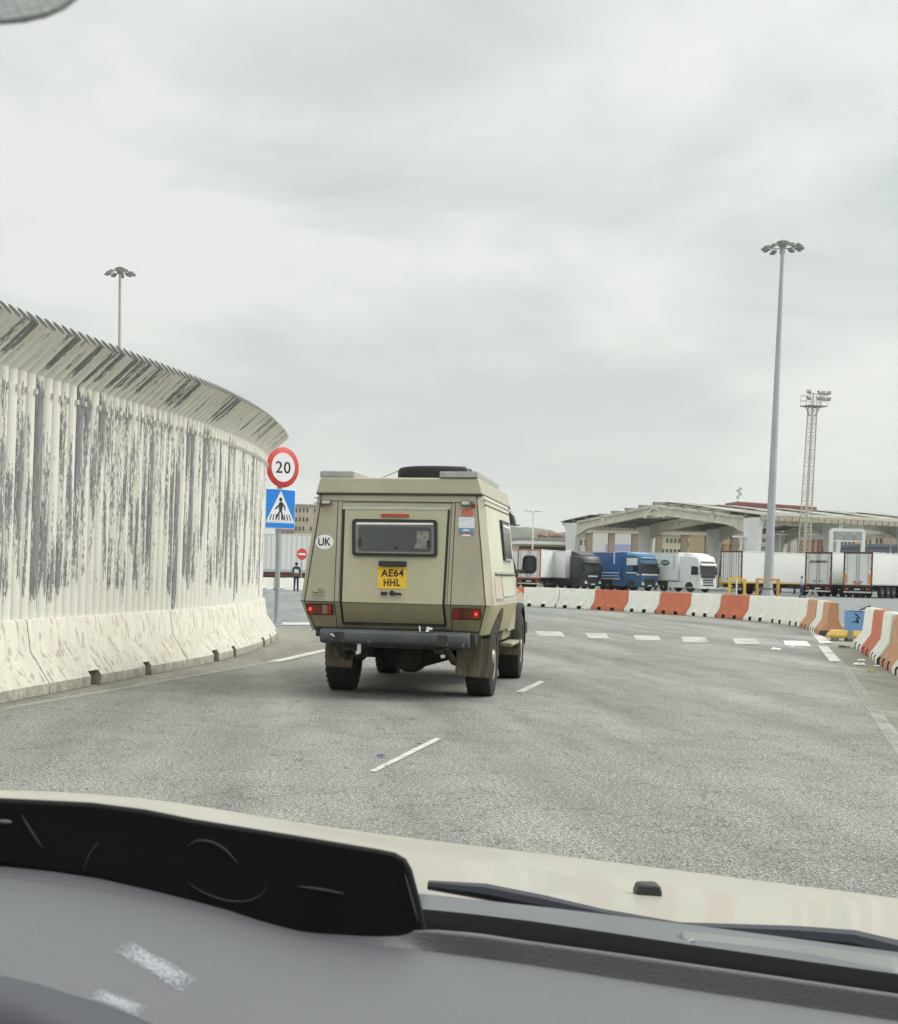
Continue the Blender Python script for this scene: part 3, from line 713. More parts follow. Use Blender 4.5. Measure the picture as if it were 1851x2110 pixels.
# dark inner corners, floor, chassis
b=MB(); b.b2((-.80,.15,.58),(.80,3.2,.68)); b.b2((.62,.0,.55),(.80,.12,.66)); b.build('underfloor',UND,van,bev=.01)
b=MB()
for x in (-.45,.45): b.b2((x-.05,-.02,.46),(x+.05,4.3,.58))
for y in (.35,1.5,2.4): b.b2((-.5,y,.48),(.5,y+.08,.56))
b.build('chassis_rails',UND,van,bev=.006)
b=MB(); b.tube((-.70,.95,.40),(.70,.95,.40),.055); b.tube((-.12,.95,.40),(-.3,.95,.40),.12,.06,14); b.tube((.18,.95,.40),(.40,.95,.40),.13,.06,14)
b.lathe([(.05,-.20),(.15,-.15),(.185,-.03),(.185,.06),(.13,.16),(.06,.22)],(.03,.95,.39),'Y',20); b.build('rear_axle',UND,van)
for x in (-.53,.53):
    b=MB(); b.path([(x,.0,.50),(x,.45,.37),(x,.95,.33),(x,1.45,.37),(x,1.9,.48)],[.035,.04,.055,.04,.035],6); b.tube((x,-.0,.5),(x,-.02,.60),.03); b.tube((x*.9,.80,.38),(x*.8,.75,.62),.035); b.build('leaf_spring',UND,van)
b=MB(); b.b2((-.62,.3,.38),(-.30,.62,.56)); b.tube((-.36,-.04,.47),(-.36,.9,.47),.035,n=12); b.build('exhaust_box',UND,van,bev=.02)
b=MB(); b.b2((-.35,1.3,.33),(.25,2.1,.52)); b.build('fuel_tank',UND,van,bev=.03)
b=MB(); b.b2((-.335,-.06,.44),(-.30,-.045,.53)); b.b2((-.345,-.064,.43),(-.315,-.06,.46)); b.build('wiring_plug',WHT,van)
b=MB(); b.b2((.47,-.0,.42),(.51,.01,.45)); b.build('trailer_socket',WHT,van)
b=MB(); b.b2((-.6,-.02,.50),(.62,.02,.56)); b.tube((.0,-.08,.53),(.0,.1,.53),.03); b.build('tow_bar',UND,van)
# wheels
def tyre_part(name, R, W, par, loc, mt=TYR, rim=None, hub=None, ax='X', tread=True):
    b=MB(); b.lathe([(R*.56,-W*.42),(R*.62,-W*.49),(R*.84,-W*.5),(R*.955,-W*.44),(R*.985,-W*.36),(R,-W*.2),(R,W*.2),(R*.985,W*.36),(R*.955,W*.44),(R*.84,W*.5),(R*.62,W*.49),(R*.56,W*.42)],(0,0,0),ax,40)
    if tread and ax=='X':
        for k in range(34):
            a=2*PI*k/34
            for sgn,of in ((-1,0),(1,.5)):
                a2=a+of*2*PI/34; M=Matrix.Rotation(a2,3,'X')
                b.box(M@Vector((sgn*W*.33,0,R*.992)),(W*.24,R*.085,R*.035),M=M)
                b.box(M@Vector((sgn*W*.09,0,R*.998)),(W*.14,R*.10,R*.022),M=M)
    t=b.build(name,mt,par); t.location=loc; return t
RIM=mat('rim_beige_grey',(.33,.30,.22),.45,.2,.2,8)
for (x,y,steer) in ((-.672,.95,0),(.755,.95,0),(-.70,3.75,.02),(.775,3.75,.02)):
    wl=bpy.data.objects.new('wheel',None); C.objects.link(wl); wl.parent=van; wl.location=(x,y,.395); wl.rotation_euler=(0,0,steer)
    tyre_part('tyre',.395,.262,wl,(0,0,0))
    s=1 if x>0 else -1
    b=MB(); b.lathe([(.225,s*.02),(.235,s*.115),(.215,s*.12),(.20,s*.06),(.11,s*.05),(.09,s*.10),(.06,s*.13),(.0,s*.13)],(0,0,0),'X',28)
    for k in range(6):
        a=2*PI*k/6; b.tube((s*.05,.085*math.cos(a),.085*math.sin(a)),(s*.075,.085*math.cos(a),.085*math.sin(a)),.012,n=6)
    b.build('rim',RIM,wl)
# mud flaps
MF=mat('mud_streaked_flap',(.14,.115,.085),.9,0,.40,9,spots=.35,spot_col=(.26,.21,.14),spot_scale=7,stretch=(2.2,2.2,.35))
for x,x0_,x1_,z0_ in ((-1,-.737,-.475,.27),(1,.575,.89,.225)):
    b=MB(); n=6; yy=[.30,.33,.34]
    b.loft([[(x0_+(x1_-x0_)*0+.02*0,.40,.60),(x1_,.40,.60),(x1_,.415,.60),(x0_,.415,.60)],[(x0_-.01,.42,.42),(x1_,.42,.42),(x1_,.435,.42),(x0_-.01,.435,.42)],[(x0_-.025,.46,z0_),(x1_-.01,.45,z0_-.01),(x1_-.01,.465,z0_-.01),(x0_-.025,.475,z0_)]])
    b.build('mud_flap',MF,van)
# wheel arch shade on the flank, side skirts
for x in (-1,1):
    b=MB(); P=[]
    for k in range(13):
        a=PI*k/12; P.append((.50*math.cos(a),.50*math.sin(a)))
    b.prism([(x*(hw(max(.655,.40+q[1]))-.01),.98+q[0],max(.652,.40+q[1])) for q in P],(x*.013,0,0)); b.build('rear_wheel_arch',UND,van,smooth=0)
# flank details, right and left
def side(x,y,z,o=0): return Vector((x*(hw(z)+o),y,z))
for x in (-1,1):
    def sp(y0,z0,y1,z1,o0,o1,m_,nm,par=van):
        b=MB(); b.loft([[side(x,y0,z0,o0),side(x,y1,z0,o0),side(x,y1,z1,o0),side(x,y0,z1,o0)],[side(x,y0,z0,o1),side(x,y1,z0,o1),side(x,y1,z1,o1),side(x,y0,z1,o1)]]); return b.build(nm,m_,par,smooth=0)
    sp(.12,1.945,2.9,1.955,.001,.012,CHR,'gutter_rail'); sp(.12,1.895,2.48,1.902,.001,.008,SEAM,'gutter_seam')
    f_=sp(1.37,1.38,2.17,1.80,.001,.022,BLK,'side_window'); sp(1.41,1.42,2.13,1.765,.022,.026,GLS,'pane',f_); sp(1.42,1.73,2.12,1.75,.026,.032,WHT,'blind_rail',f_); sp(1.42,1.38,2.12,1.40,.022,.034,CHR,'window_sill',f_)
    sp(.45,1.235,2.35,1.255,.001,.02,CHR,'step_rail'); sp(.45,1.222,2.35,1.233,.001,.012,SEAM,'rail_gap')
    lk=sp(.35,.965,1.0,1.20,.001,.005,mat('locker_pinkish',(.50,.42,.33),.5,0,.08,4),'locker_door'); sp(1.06,.965,2.25,1.20,.001,.005,BEs,'locker_door')
    sp(.4,.985,.95,1.0,.005,.02,CHR,'trim_strip',lk); sp(1.12,1.0,2.1,1.015,.005,.02,CHR,'trim_strip')
    sp(1.026,.96,1.036,1.25,.001,.004,SEAM,'locker_seam')
# cab
def cring(z,h,y0,y1): return [(-h,y0,z),(h,y0,z),(h,y1,z),(-h,y1,z)]
b=MB(); b.loft([cring(.50,.80,2.45,3.36),cring(.72,.845,2.45,3.5),cring(1.22,.845,2.45,3.5)]); cab=b.build('cab',BE,van,bev=.02)
b=MB(); b.loft([cring(1.22,.835,2.45,3.48),cring(1.86,.70,2.46,2.98)],caps=True); cabg=b.build('cab_windows',GLS,van,bev=.03)
b=MB(); b.loft([cring(1.86,.71,2.44,3.0),cring(1.95,.66,2.46,2.92)]); b.build('cab_roof',BE,van,bev=.03)
for x in (-1,1):
    b=MB(); b.tube((x*.835,3.46,1.22),(x*.70,2.97,1.87),.03,n=6); b.tube((x*.845,2.5,1.22),(x*.715,2.5,1.87),.035,n=6); b.tube((x*.84,2.5,1.235),(x*.84,3.46,1.235),.016,n=6); b.tube((x*.80,3.05,1.235),(x*.72,2.93,1.8),.016,n=6); b.build('window_pillars',BLK,van)
for x in (-1,1):
    b=MB(); b.b2((x*.846,2.52,.60),(x*.856,3.36,1.20)); d_=b.build('front_door',BE,van,bev=.01)
    b=MB(); b.b2((x*.857,2.60,1.08),(x*.885,2.76,1.11)); b.build('handle',BLK,d_,bev=.004)
    b=MB(); b.b2((x*.79,2.35,.44),(x*.92,3.25,.48)); b.build('side_step',mat('step_worn',(.34,.31,.24),.7,.2,.3,10),van,bev=.01)
    b=MB(); b.prism([(x*.60,3.27,.30),(x*.93,3.27,.30),(x*.93,3.30,.62),(x*.60,3.30,.62)],(0,.014,0)); b.build('front_mud_flap',MF,van,smooth=0)
# bonnet, wings
b=MB(); b.loft([[(-.62,3.45,.6),(.62,3.45,.6),(.62,3.45,1.16),(.5,3.45,1.21),(-.5,3.45,1.21),(-.62,3.45,1.16)],[(-.60,4.5,.6),(.60,4.5,.6),(.60,4.5,1.06),(.48,4.5,1.10),(-.48,4.5,1.10),(-.60,4.5,1.06)]]); b.build('bonnet',BE,van,bev=.02)
for x in (-1,1):
    b=MB(); P=[(3.42,.62),(3.42,1.10),(4.55,1.0),(4.58,.60)]
    arch=[(3.75+.46*math.cos(PI*k/10),.40+.46*math.sin(PI*k/10)) for k in range(11)]
    arch=[q for q in arch if q[1]>.61]
    poly_=[(4.58,.60),(4.55,1.0),(3.42,1.10),(3.42,.62)]+list(reversed(arch))
    b.prism([(x*.55,y,z) for y,z in poly_],(x*.29,0,0)); b.build('front_wing',BE,van,bev=.012)
    b=MB(); A=[3.75,.40]
    fl0=[Vector((x*.845,A[0]+.46*math.cos(PI*k/12-.0),A[1]+.46*math.sin(PI*k/12))) for k in range(13)]
    b.loft([[p,p+Vector((x*.06,0,-.01)),p+Vector((x*.06,(A[0]-p.y)*-.08,(p.z-A[1])*.08)),p+Vector((0,(A[0]-p.y)*-.1,(p.z-A[1])*.1))] for p in fl0]); b.build('wheel_flare',RUB,van)
    b=MB(); b.lathe([(.09,-.03),(.10,0),(.08,.03),(0,.04)],(x*.62,4.58,.86),'Y',18); b.build('headlight',CL,van)
    b=MB(); b.b2((x*.862,3.60,1.02),(x*.875,3.66,1.05)); b.build('side_indicator',mat('amber_lens',(.75,.28,.03),.3),van)
b=MB(); b.b2((-.88,4.66,.5),(.88,4.80,.66)); b.build('front_bumper',DMET,van,bev=.02)
b=MB(); b.b2((-.45,4.55,.70),(.45,4.60,.98)); b.build('grille',BLK,van,bev=.01)
b=MB(); b.tube((-.6,3.75,.40),(.6,3.75,.40),.05); b.lathe([(.05,-.15),(.15,-.1),(.15,.1),(.05,.15)],(-.25,3.75,.40),'Y',16); b.build('front_axle',UND,van)
# mirrors
for x in (-1,1):
    b=MB(); P=VI@at(1090,1163,17.3) if x>0 else Vector((-1.16,3.30,1.29)); P=Vector((P.x,P.y,P.z))
    b.loft([[(P.x-.085,P.y+dy,P.z-.10+0),(P.x+.065,P.y+dy,P.z-.105),(P.x+.09,P.y+dy,P.z-.06),(P.x+.09,P.y+dy,P.z+.07),(P.x+.065,P.y+dy,P.z+.11),(P.x-.04,P.y+dy,P.z+.11),(P.x-.075,P.y+dy,P.z+.08)] for dy in (0,.07)])
    mi=b.build('door_mirror',BLK,van,bev=.015)
    b=MB(); b.loft([[(P.x-.055,P.y-.004,P.z-.08),(P.x+.06,P.y-.004,P.z-.08),(P.x+.065,P.y-.004,P.z+.08),(P.x-.03,P.y-.004,P.z+.08)],[(P.x-.055,P.y+.004,P.z-.08),(P.x+.06,P.y+.004,P.z-.08),(P.x+.065,P.y+.004,P.z+.08),(P.x-.03,P.y+.004,P.z+.08)]]); b.build('mirror_glass',mat('mirror_glass',(.07,.08,.08),.12,.3),mi)
    b=MB(); b.tube((x*.80,3.30,P.z-.08),(P.x-.03*x,P.y+.03,P.z-.08),.02); b.box(((P.x*.75+x*.84*.25),P.y+.03,P.z-.085),(.16,.05,.05)); b.build('mirror_arm',BLK,mi)
    b=MB(); b.prism([(x*.79,2.80,1.80),(x*.885,2.80,1.79),(x*.86,2.80,1.90),(x*.80,2.80,1.955),(x*.775,2.80,1.93)],(0,.16,0)); b.tube((x*.87,2.85,1.80),(x*.93,2.85,1.80),.007); b.build('cab_side_lamp',mat('grey_plastic',(.12,.125,.13),.5),van,bev=.01)
# solar panels and spare tyre
SOL=mat('solar_panel_top',(.03,.035,.05),.2,0,.2,5); ALF=mat('solar_frame_grey',(.42,.42,.39),.5,.3,.15,9)
for x0_,x1_,y0_,y1_ in ((-.79,-.45,.13,1.9),(.40,.765,.10,2.0)):
    b=MB(); b.b2((x0_,y0_,2.153),(x1_,y1_,2.21)); q=b.build('solar_panel',ALF,popr,bev=.005)
    b=MB(); b.b2((x0_+.02,y0_+.02,2.211),(x1_-.02,y1_-.02,2.214)); b.build('solar_cells',SOL,q,smooth=0)
spare=empty('spare_tyre',VM@Vector((.20,1.15,2.152)),-YAW,'black spare tyre strapped flat on the camper van roof','tyre')
t=tyre_part('tyre',.385,.165,spare,(0,0,.085),tread=False); t.rotation_euler=(0,PI/2,0)
b=MB(); b.lathe([(.22,.03),(.225,.06),(.10,.08),(.05,.10),(0,.1)],(0,0,.02),'Z',24); b.build('rim',RIM,spare)
b=MB(); b.tube((-.62,-.25,.0),(-.34,-.12,.14),.006); b.tube((-.34,-.12,.14),(-.2,0,.172),.006); b.tube((.12,-.2,.172),(.34,-.22,.165),.006); b.tube((.34,-.22,.165),(.44,-.28,.05),.006); b.build('lashing_strap',mat('strap_grey',(.35,.36,.36),.7),spare)
b=MB(); b.tube((.02,-.42,.0),(.02,-.42,.035),.02); b.box((-.08,-.42,.008),(.16,.04,.016)); b.build('roof_clamp',WHT,spare)

# ------------------------------------------------------------------ signs
GAL=mat('galvanised_steel',(.36,.38,.39),.5,.5,.15,6,stretch=(1,1,.3)); SW=mat('sign_white',(.70,.70,.72),.5,0,.02); SR=mat('sign_red',(.55,.045,.04),.45,0,.05); SB=mat('sign_blue',(.0,.19,.62),.45,0,.04)
def sign_plate(b,R,th=.03,n=48): b.lathe([(R,0),(R,-th)],(0,0,0),'Y',n)
sgp=gp(570,1286); sgp.z=0; SY=sgp.y
SROT=math.radians(-37)      # plates turned so that their right edge recedes
top=at(581,925,SY)
sg=empty('road_sign',sgp,0,'round red-ringed 20 speed limit sign over a blue pedestrian crossing sign on a grey post','road sign')
lx=(at(576,1000,SY)-sgp); 
b=MB(); b.tube((0,0,0),(lx.x*1.0,0,lx.z+.35),.057,n=16); b.build('post',GAL,sg)
b=MB(); b.box((0,0,.02),(.26,.26,.04)); b.build('base_plate',GAL,sg)
Sr=MB(); 
cen=at(582,963,SY-.12)-sgp; cen2=at(578,1048,SY-.12)-sgp
RZ=Matrix.Rotation(-SROT,4,'Z')
def SM(c): return Matrix.Translation(c)@RZ
b=MB(); b.lathe([(.455,.0),(.46,-.02),(.445,-.03)],(0,0,0),'Y',56); q=b.build('speed_limit_plate',SR,sg,mtx=SM(cen))
b=MB(); b.lathe([(.33,-.0305),(.33,-.034)],(0,0,0),'Y',56); b.build('white_disc',SW,q)
text_part('numerals','20',.42,.27,BK,q,frame((0,-.035,0),(1,0,0),(0,0,1)),.002,.012,space=1.12)
b=MB(); b.lathe([(.452,.003),(.452,.006)],(0,0,0),'Y',40); b.build('plate_back',GAL,q)
b=MB(); H=.43; b.b2((-H,0,-.46),(H,.025,.45)); q=b.build('crossing_plate',mat('sign_edge_white',(.72,.74,.78),.5),sg,bev=.012,mtx=SM(cen2))
b=MB(); b.b2((-H+.018,-.003,-.44),(H-.018,0,-.325)); b.b2((-H+.018,-.003,-.305),(H-.018,0,.43)); b.build('blue_field',SB,q,smooth=0)
b=MB(); b.prism([(-H+.03,-.0035,-.30),(H-.03,-.0035,-.30),(.0,-.0035,.41)],(0,-.002,0)); b.build('white_triangle',SW,q,smooth=0)
b=MB(); fig=[]
def s2(P): b.prism([(x,-.0056,z) for x,z in P],(0,-.002,0))
s2([(.0+.045*math.cos(2*PI*k/16),.205+.045*math.sin(2*PI*k/16)) for k in range(16)])
s2([(-.035,.145),(.03,.155),(.065,.11),(.055,.0),(.03,-.06),(-.035,-.06),(-.05,.0),(-.04,.08)])
s2([(-.035,.145),(-.05,.10),(-.13,.03),(-.165,-.01),(-.15,-.03),(-.10,.0),(-.035,.06)]); s2([(.03,.155),(.075,.12),(.135,.04),(.14,-.05),(.115,-.05),(.105,.02),(.05,.08)])
s2([(-.035,-.05),(.01,-.06),(-.05,-.14),(-.10,-.24),(-.13,-.22),(-.09,-.13)]); s2([(.0,-.06),(.045,-.05),(.065,-.12),(.10,-.24),(.07,-.25),(.035,-.16)])
b.build('walking_figure',BK,q,smooth=0)
b=MB()
for k in range(8):
    x=-.27+k*.077; s2([(x-.018+ (x)*-.10,-.27),(x+.018-(x)*.02,-.27),(x+.018-x*.18,-.15),(x-.012-x*.18,-.15)]) if False else b.prism([(x*1.12-.017,-.0056,-.27),(x*1.12+.017,-.0056,-.27),(x*.92+.014,-.0056,-.13),(x*.92-.014,-.0056,-.13)],(0,-.0012,0))
b.build('crossing_stripes',BK,q,smooth=0)
ne=empty('no_entry_sign',hx(621,96),0,'small round red no-entry sign with white bar, half hidden by the camper van','road sign')
b=MB(); b.tube((0,0,0),(0,0,2.4),.04); b.build('post',GAL,ne)
c_=at(622,1142,95.9)-ne.location
b=MB(); b.lathe([(.38,0),(.38,-.03)],(0,0,0),'Y',32); q=b.build('sign_disc',SR,ne,mtx=Matrix.Translation(c_)@Matrix.Rotation(math.radians(30),4,'Z'))
b=MB(); b.b2((-.28,-.036,-.06),(.28,-.03,.06)); b.build('white_bar',SW,q,smooth=0)
# ------------------------------------------------------------------ lorries
TW=mat('trailer_white',(.72,.73,.71),.5,0,.05,.6,spots=.14,spot_col=(.60,.58,.53),spot_scale=1.2,stretch=(1,1,.25)); TWd=mat('trailer_white_doors',(.66,.66,.62),.5,0,.10,1.2,stretch=(1,1,.3),spots=.2,spot_col=(.48,.46,.40),spot_scale=2.5)
MAR=mat('maroon_door_frame',(.13,.035,.028),.5); ORF=mat('orange_brown_frame',(.42,.13,.06),.5); DK=mat('lorry_chassis_dark',(.022,.024,.026),.7,0,.4,2)
BLU=mat('lorry_blue',(.018,.10,.30),.4,0,.1,1); BLUd=mat('lorry_blue_dark',(.03,.10,.20),.45,0,.15,1); BLC=mat('lorry_black',(.018,.020,.024),.3,0,.2,1); WC=mat('lorry_cab_white',(.70,.71,.69),.35,0,.06,1)
WGL=mat('windscreen_glass',(.02,.028,.028),.2,0,.4,1.2,spec=.35); HUB=mat('wheel_hub_grey',(.30,.30,.30),.5,.3); TY2=mat('lorry_tyre',(.02,.02,.02),.85); YEL=mat('safety_yellow',(.70,.46,.03),.5,0,.15,5); AMB=mat('amber_orange',(.70,.22,.02),.4)
AXLE=mat('trailer_frame_light',(.5,.5,.47),.6)
def lorry_wheel(par,x,y,R=.5):
    s=1 if x>0 else -1
    w_=bpy.data.objects.new('wheel',None); C.objects.link(w_); w_.parent=par; w_.location=(x,y,R)
    b=MB(); b.lathe([(.28,-.14),(R-.05,-.15),(R,-.10),(R,.10),(R-.05,.15),(.28,.14)],(0,0,0),'X',24); b.build('tyre',TY2,w_)
    b=MB(); b.lathe([(.28,s*.13),(.26,s*.05),(.14,s*.06),(.13,s*.15),(0,s*.16)],(0,0,0),'X',18); b.build('rim',HUB,w_)
def trailer_parts(par, y0, L_, side_m, door_m, frame_m, top=4.0, floor=1.12, ribs=0, rear=True, wheels=True, lamp=RL, lower=DK, side_lamps=True):
    """y0 = rear; box runs to y0+L_"""
    b=MB(); b.b2((-1.25,y0+.04,floor),(1.25,y0+L_,top)); box=b.build('cargo_box',side_m,par,bev=.03)
    b=MB()
    for x in (-1.256,1.256):
        b.box((x,y0+L_/2,floor+.07),(.02,L_-.1,.10)); b.box((x,y0+L_/2,top-.05),(.02,L_-.1,.07))
    b.build('side_rail',AXLE,box)
    if ribs:
        b=MB()
        for k in range(ribs):
            yy=y0+.3+(L_-.6)*k/(ribs-1)
            for x in (-1.255,1.255): b.box((x,yy,(floor+top)/2),(.02,.05,top-floor-.3))
        b.build('side_ribs',AXLE,box,smooth=0)
    b=MB()
    for x in (-1.21,1.21): b.b2((x-.06,y0-.03,floor-.08),(x+.06,y0+.06,top+.02))
    b.b2((-1.27,y0-.032,top-.13),(1.27,y0+.06,top+.03)); b.b2((-1.27,y0-.032,floor-.14),(1.27,y0+.06,floor-.0)); fr=b.build('door_frame',frame_m,par,bev=.01)
    for s in (-1,1):
        b=MB(); b.b2((s*.015,y0-.015,floor+.02),(s*1.13,y0+.03,top-.14)); d=b.build('rear_door',door_m,par,bev=.008)
        b=MB()
        for x in (.12,.9): b.tube((s*x,y0-.04,floor+.03),(s*x,y0-.04,top-.16),.022 if x<.5 else .014,n=6)
        b.build('lock_bar',mat('lock_bar_grey',(.25,.25,.25),.5,.4),d)
        b=MB()
        for z in (floor+.35,(floor+top)/2,top-.5): b.box((s*1.13,y0-.04,z),(.12,.02,.06))
        b.box((s*.3,y0-.045,floor+.28),(.3,.02,.06)); b.build('door_hardware',DK,d)
    for s in (-1,1):
        b=MB(); b.box((s*.95,y0-.03,floor-.35),(.42,.06,.16)); t=b.build('tail_light',BLK,par,bev=.01)
        b=MB(); b.box((s*1.03,y0-.065,floor-.35),(.2,.012,.12)); b.build('lens',lamp,t)
        b=MB(); b.box((s*.85,y0-.066,floor-.35),(.12,.012,.12)); b.build('lens',AMB,t)
    b=MB(); b.b2((-1.18,y0+.0,.42),(1.18,y0+.10,.56)); b.build('underrun_bar',AXLE,par,bev=.01)
    b=MB(); b.box((0,y0-.02,floor-.38),(.52,.02,.12)); b.build('number_plate',mat('plate_pale',(.6,.6,.56),.5),par)
    b=MB()
    for x in (-.5,.5): b.b2((x-.06,y0+.1,.72),(x+.06,y0+L_-.6,floor-.02))
    for k in range(8): yy=y0+.8+k*(L_-1.4)/7; b.b2((-1.15,yy,floor-.12),(1.15,yy+.08,floor-.02))
    b.b2((-1.2,y0+.3,.62),(1.2,y0+.36,1.0)); b.build('trailer_chassis',DK,par)
    if wheels:
        for k in range(3):
            for x in (-1.05,1.05): lorry_wheel(par,x,y0+2.6+1.31*k)
        for x in (-1.05,1.05):
            b=MB(); b.box((x,y0+L_-3.2,.62),(.12,.12,.95)); b.box((x,y0+L_-3.2,.12),(.3,.3,.05)); b.build('landing_leg',DK,par)
            b=MB(); b.b2((x-.03 if x<0 else x+.0,y0+6.6,.62),(x+.03,y0+9.0,1.02)); b.build('side_box',lower,par,bev=.01)
def tractor_parts(par, cab_m, low_m, roof_h, visor, skirt_m, band=None, grille='bars', roofdark=None, mirror_x=1.32, plate=True, defl=None):
    """front face at y=0, cab behind it in -y"""
    H=roof_h
    def ring(y,hw_,z0,z1,ch=.12): return [(-hw_,y,z0),(hw_,y,z0),(hw_,y,z1-ch),(hw_-ch,y,z1),(-hw_+ch,y,z1),(-hw_,y,z1-ch)]
    b=MB(); b.loft([ring(-2.25,1.24,.95,H-.05),ring(-1.2,1.25,.95,H),ring(-.42,1.22,.95,H-.12,.2),ring(-.18,1.17,.95,2.95,.12),ring(-.05,1.14,.95,1.75,.08)]); cab=b.build('cab',cab_m,par,bev=.03)
    # lower front and bumper
    b=MB(); b.loft([ring(-2.2,1.23,.45,.97,.02),ring(-.25,1.24,.40,1.0,.02),ring(0,1.12,.36,1.0,.04)]); b.build('front_bumper',low_m,par,bev=.03)
    # windscreen follows the raked front
    def fy(z): return -.05-(z-1.75)*(.13/1.2) if z<2.95 else -.18-(z-2.95)*(.24/(H-.12-2.95))
    b=MB(); P=[(-1.10,1.78),(1.10,1.78),(1.10,2.72),(-1.10,2.72)]; b.prism([(x,fy(z)+.002,z) for x,z in P],(0,.03,0)); b.build('windscreen',WGL,par,bev=.008)
    b=MB(); b.prism([(-1.12,fy(2.74)+.03,2.74),(1.12,fy(2.74)+.03,2.74),(1.12,fy(2.74)+.22,2.66),(-1.12,fy(2.74)+.22,2.66)],(0,0,.16)); b.build('sun_visor',visor,par,bev=.02)
    for x in (-1,1): b=MB(); b.b2((x*1.245,-1.15,1.75),(x*1.256,-.42,2.62)); b.build('side_window',WGL,par,bev=.005)
    b=MB()
    for x in (-1,1): b.b2((x*1.245,-1.2,.97),(x*1.252,-1.185,2.7)); b.b2((x*1.245,-.36,.97),(x*1.252,-.345,2.6))
    b.build('door_seam',SEAM,par)
    for s in (-1,1):
        b=MB(); b.box((s*(mirror_x+.05),-.22,2.15),(.16,.12,.75)); mi=b.build('mirror',BLK,par,bev=.04)
        b=MB(); b.tube((s*1.15,-.25,2.45),(s*mirror_x,-.22,2.45),.02); b.tube((s*1.15,-.25,1.9),(s*mirror_x,-.22,1.9),.02); b.build('mirror_arm',BLK,mi)
        b=MB(); b.prism([(s*.72,.005,.62),(s*1.08,-.03,.62),(s*1.12,-.05,.95),(s*.85,0.0,.86)],(0,.035,0)); b.build('headlight',mat('headlight_pale',(.7,.72,.72),.15),par)
    b=MB()
    if grille=='bars':
        for k in range(4): b.b2((-.72,.0,.66+.26*k),(.72,.03,.80+.26*k))
    else: b.b2((-.66,.0,.55),(.66,.03,1.25))
    if grille=='bars': 
        for f_ in range(len(b.v)): 
            if b.v[f_].z>1.0: b.v[f_].y-=.02
    g_=b.build('grille',BLK,par,bev=.01)
    b=MB(); b.b2((-.27,.03,.50),(.27,.045,.61)); b.build('number_plate',mat('plate_white',(.75,.75,.72),.5),par)
    if band: 
        b=MB(); b.b2((-1.12,-.03,1.60),(1.12,.0,1.74)); b.b2((-1.262,-.6,1.60),(-1.25,-.2,1.74)); b.b2((1.25,-.6,1.60),(1.262,-.2,1.74)); b.b2((-1.262,-2.2,1.78),(-1.25,-.6,1.90)); b.b2((1.25,-2.2,1.78),(1.262,-.6,1.90)); b.build('white_band',band,par,bev=.005)
    if defl:
        b=MB(); b.loft([[(-1.2,-2.2,H-.1),(1.2,-2.2,H-.1),(1.15,-2.2,4.0),(-1.15,-2.2,4.0)],[(-1.1,-.9,H-.06),(1.1,-.9,H-.06),(1.0,-.9,H+.08),(-1.0,-.9,H+.08)]]); b.build('roof_deflector',defl,par,bev=.05)
    for x in (-1.04,1.04):
        lorry_wheel(par,x,-1.38); lorry_wheel(par,x,-5.05)
        s=1 if x>0 else -1
        b=MB(); P=[(-1.38+.62*math.cos(PI*k/10),.5+.62*math.sin(PI*k/10)) for k in range(11)]+[(-1.38+.54*math.cos(PI*k/10),.5+.54*math.sin(PI*k/10)) for k in range(10,-1,-1)]
        b.prism([(s*1.0,y,z) for y,z in P],(s*.27,0,0)); b.build('wheel_arch',low_m,par)
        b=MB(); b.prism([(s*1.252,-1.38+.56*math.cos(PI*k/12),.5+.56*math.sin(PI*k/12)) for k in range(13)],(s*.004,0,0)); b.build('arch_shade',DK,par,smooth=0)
        b=MB(); b.b2((s*.75,-4.35,.42),(s*1.22,-2.1,1.02)); b.build('side_skirt',skirt_m,par,bev=.04)
    b=MB(); b.b2((-.45,-6.2,.55),(.45,-2.0,.92)); b.b2((-.6,-5.9,.9),(.6,-4.3,1.05)); b.build('tractor_chassis',DK,par)
    if cab_m is not BLC:
        for s in (-1,1): b=MB(); b.b2((s*1.18,-2.75,1.05),(s*1.22,-2.25,H-.15)); b.build('side_deflector',cab_m,par,bev=.02)
    return cab
def heading(h): return math.atan2(h[1],h[0])-PI/2
def lorry(name,px,Y,h,label,cat,group=None):
    """origin = middle of the front bumper on the ground; px = column of its right-hand corner"""
    p=hx(px,Y); rz=heading(h); R=Matrix.Rotation(rz,3,'Z'); p=p-R@Vector((-1.15,0,0)) 
    return empty(name,p,rz,label,cat,group)
GL='articulated lorries parked nose out'
hd=lambda a:(math.cos(math.radians(a)),math.sin(math.radians(a)))
# black
t=lorry('lorry',1240,151.5,hd(-62),'black lorry cab pulling a plain white box trailer, left of the blue lorry','lorry',GL)
cab=tractor_parts(t,BLC,BLC,3.55,BLC,BLC,grille='box',defl=BLC); trailer_parts(t,-16.6,13.6,TW,TWd,ORF)
b=MB(); b.b2((-.62,-.02,1.32),(.62,.015,1.46)); b.build('chrome_bar',mat('chrome_bar',(.55,.56,.56),.3),t)
b=MB(); b.prism([(-1.2,-2.1,3.58),(1.2,-2.1,3.58),(1.0,-.9,3.50),(-1.0,-.9,3.50)],(0,0,.02)); b.build('roof_panel',mat('roof_grey',(.25,.25,.25),.4),t)
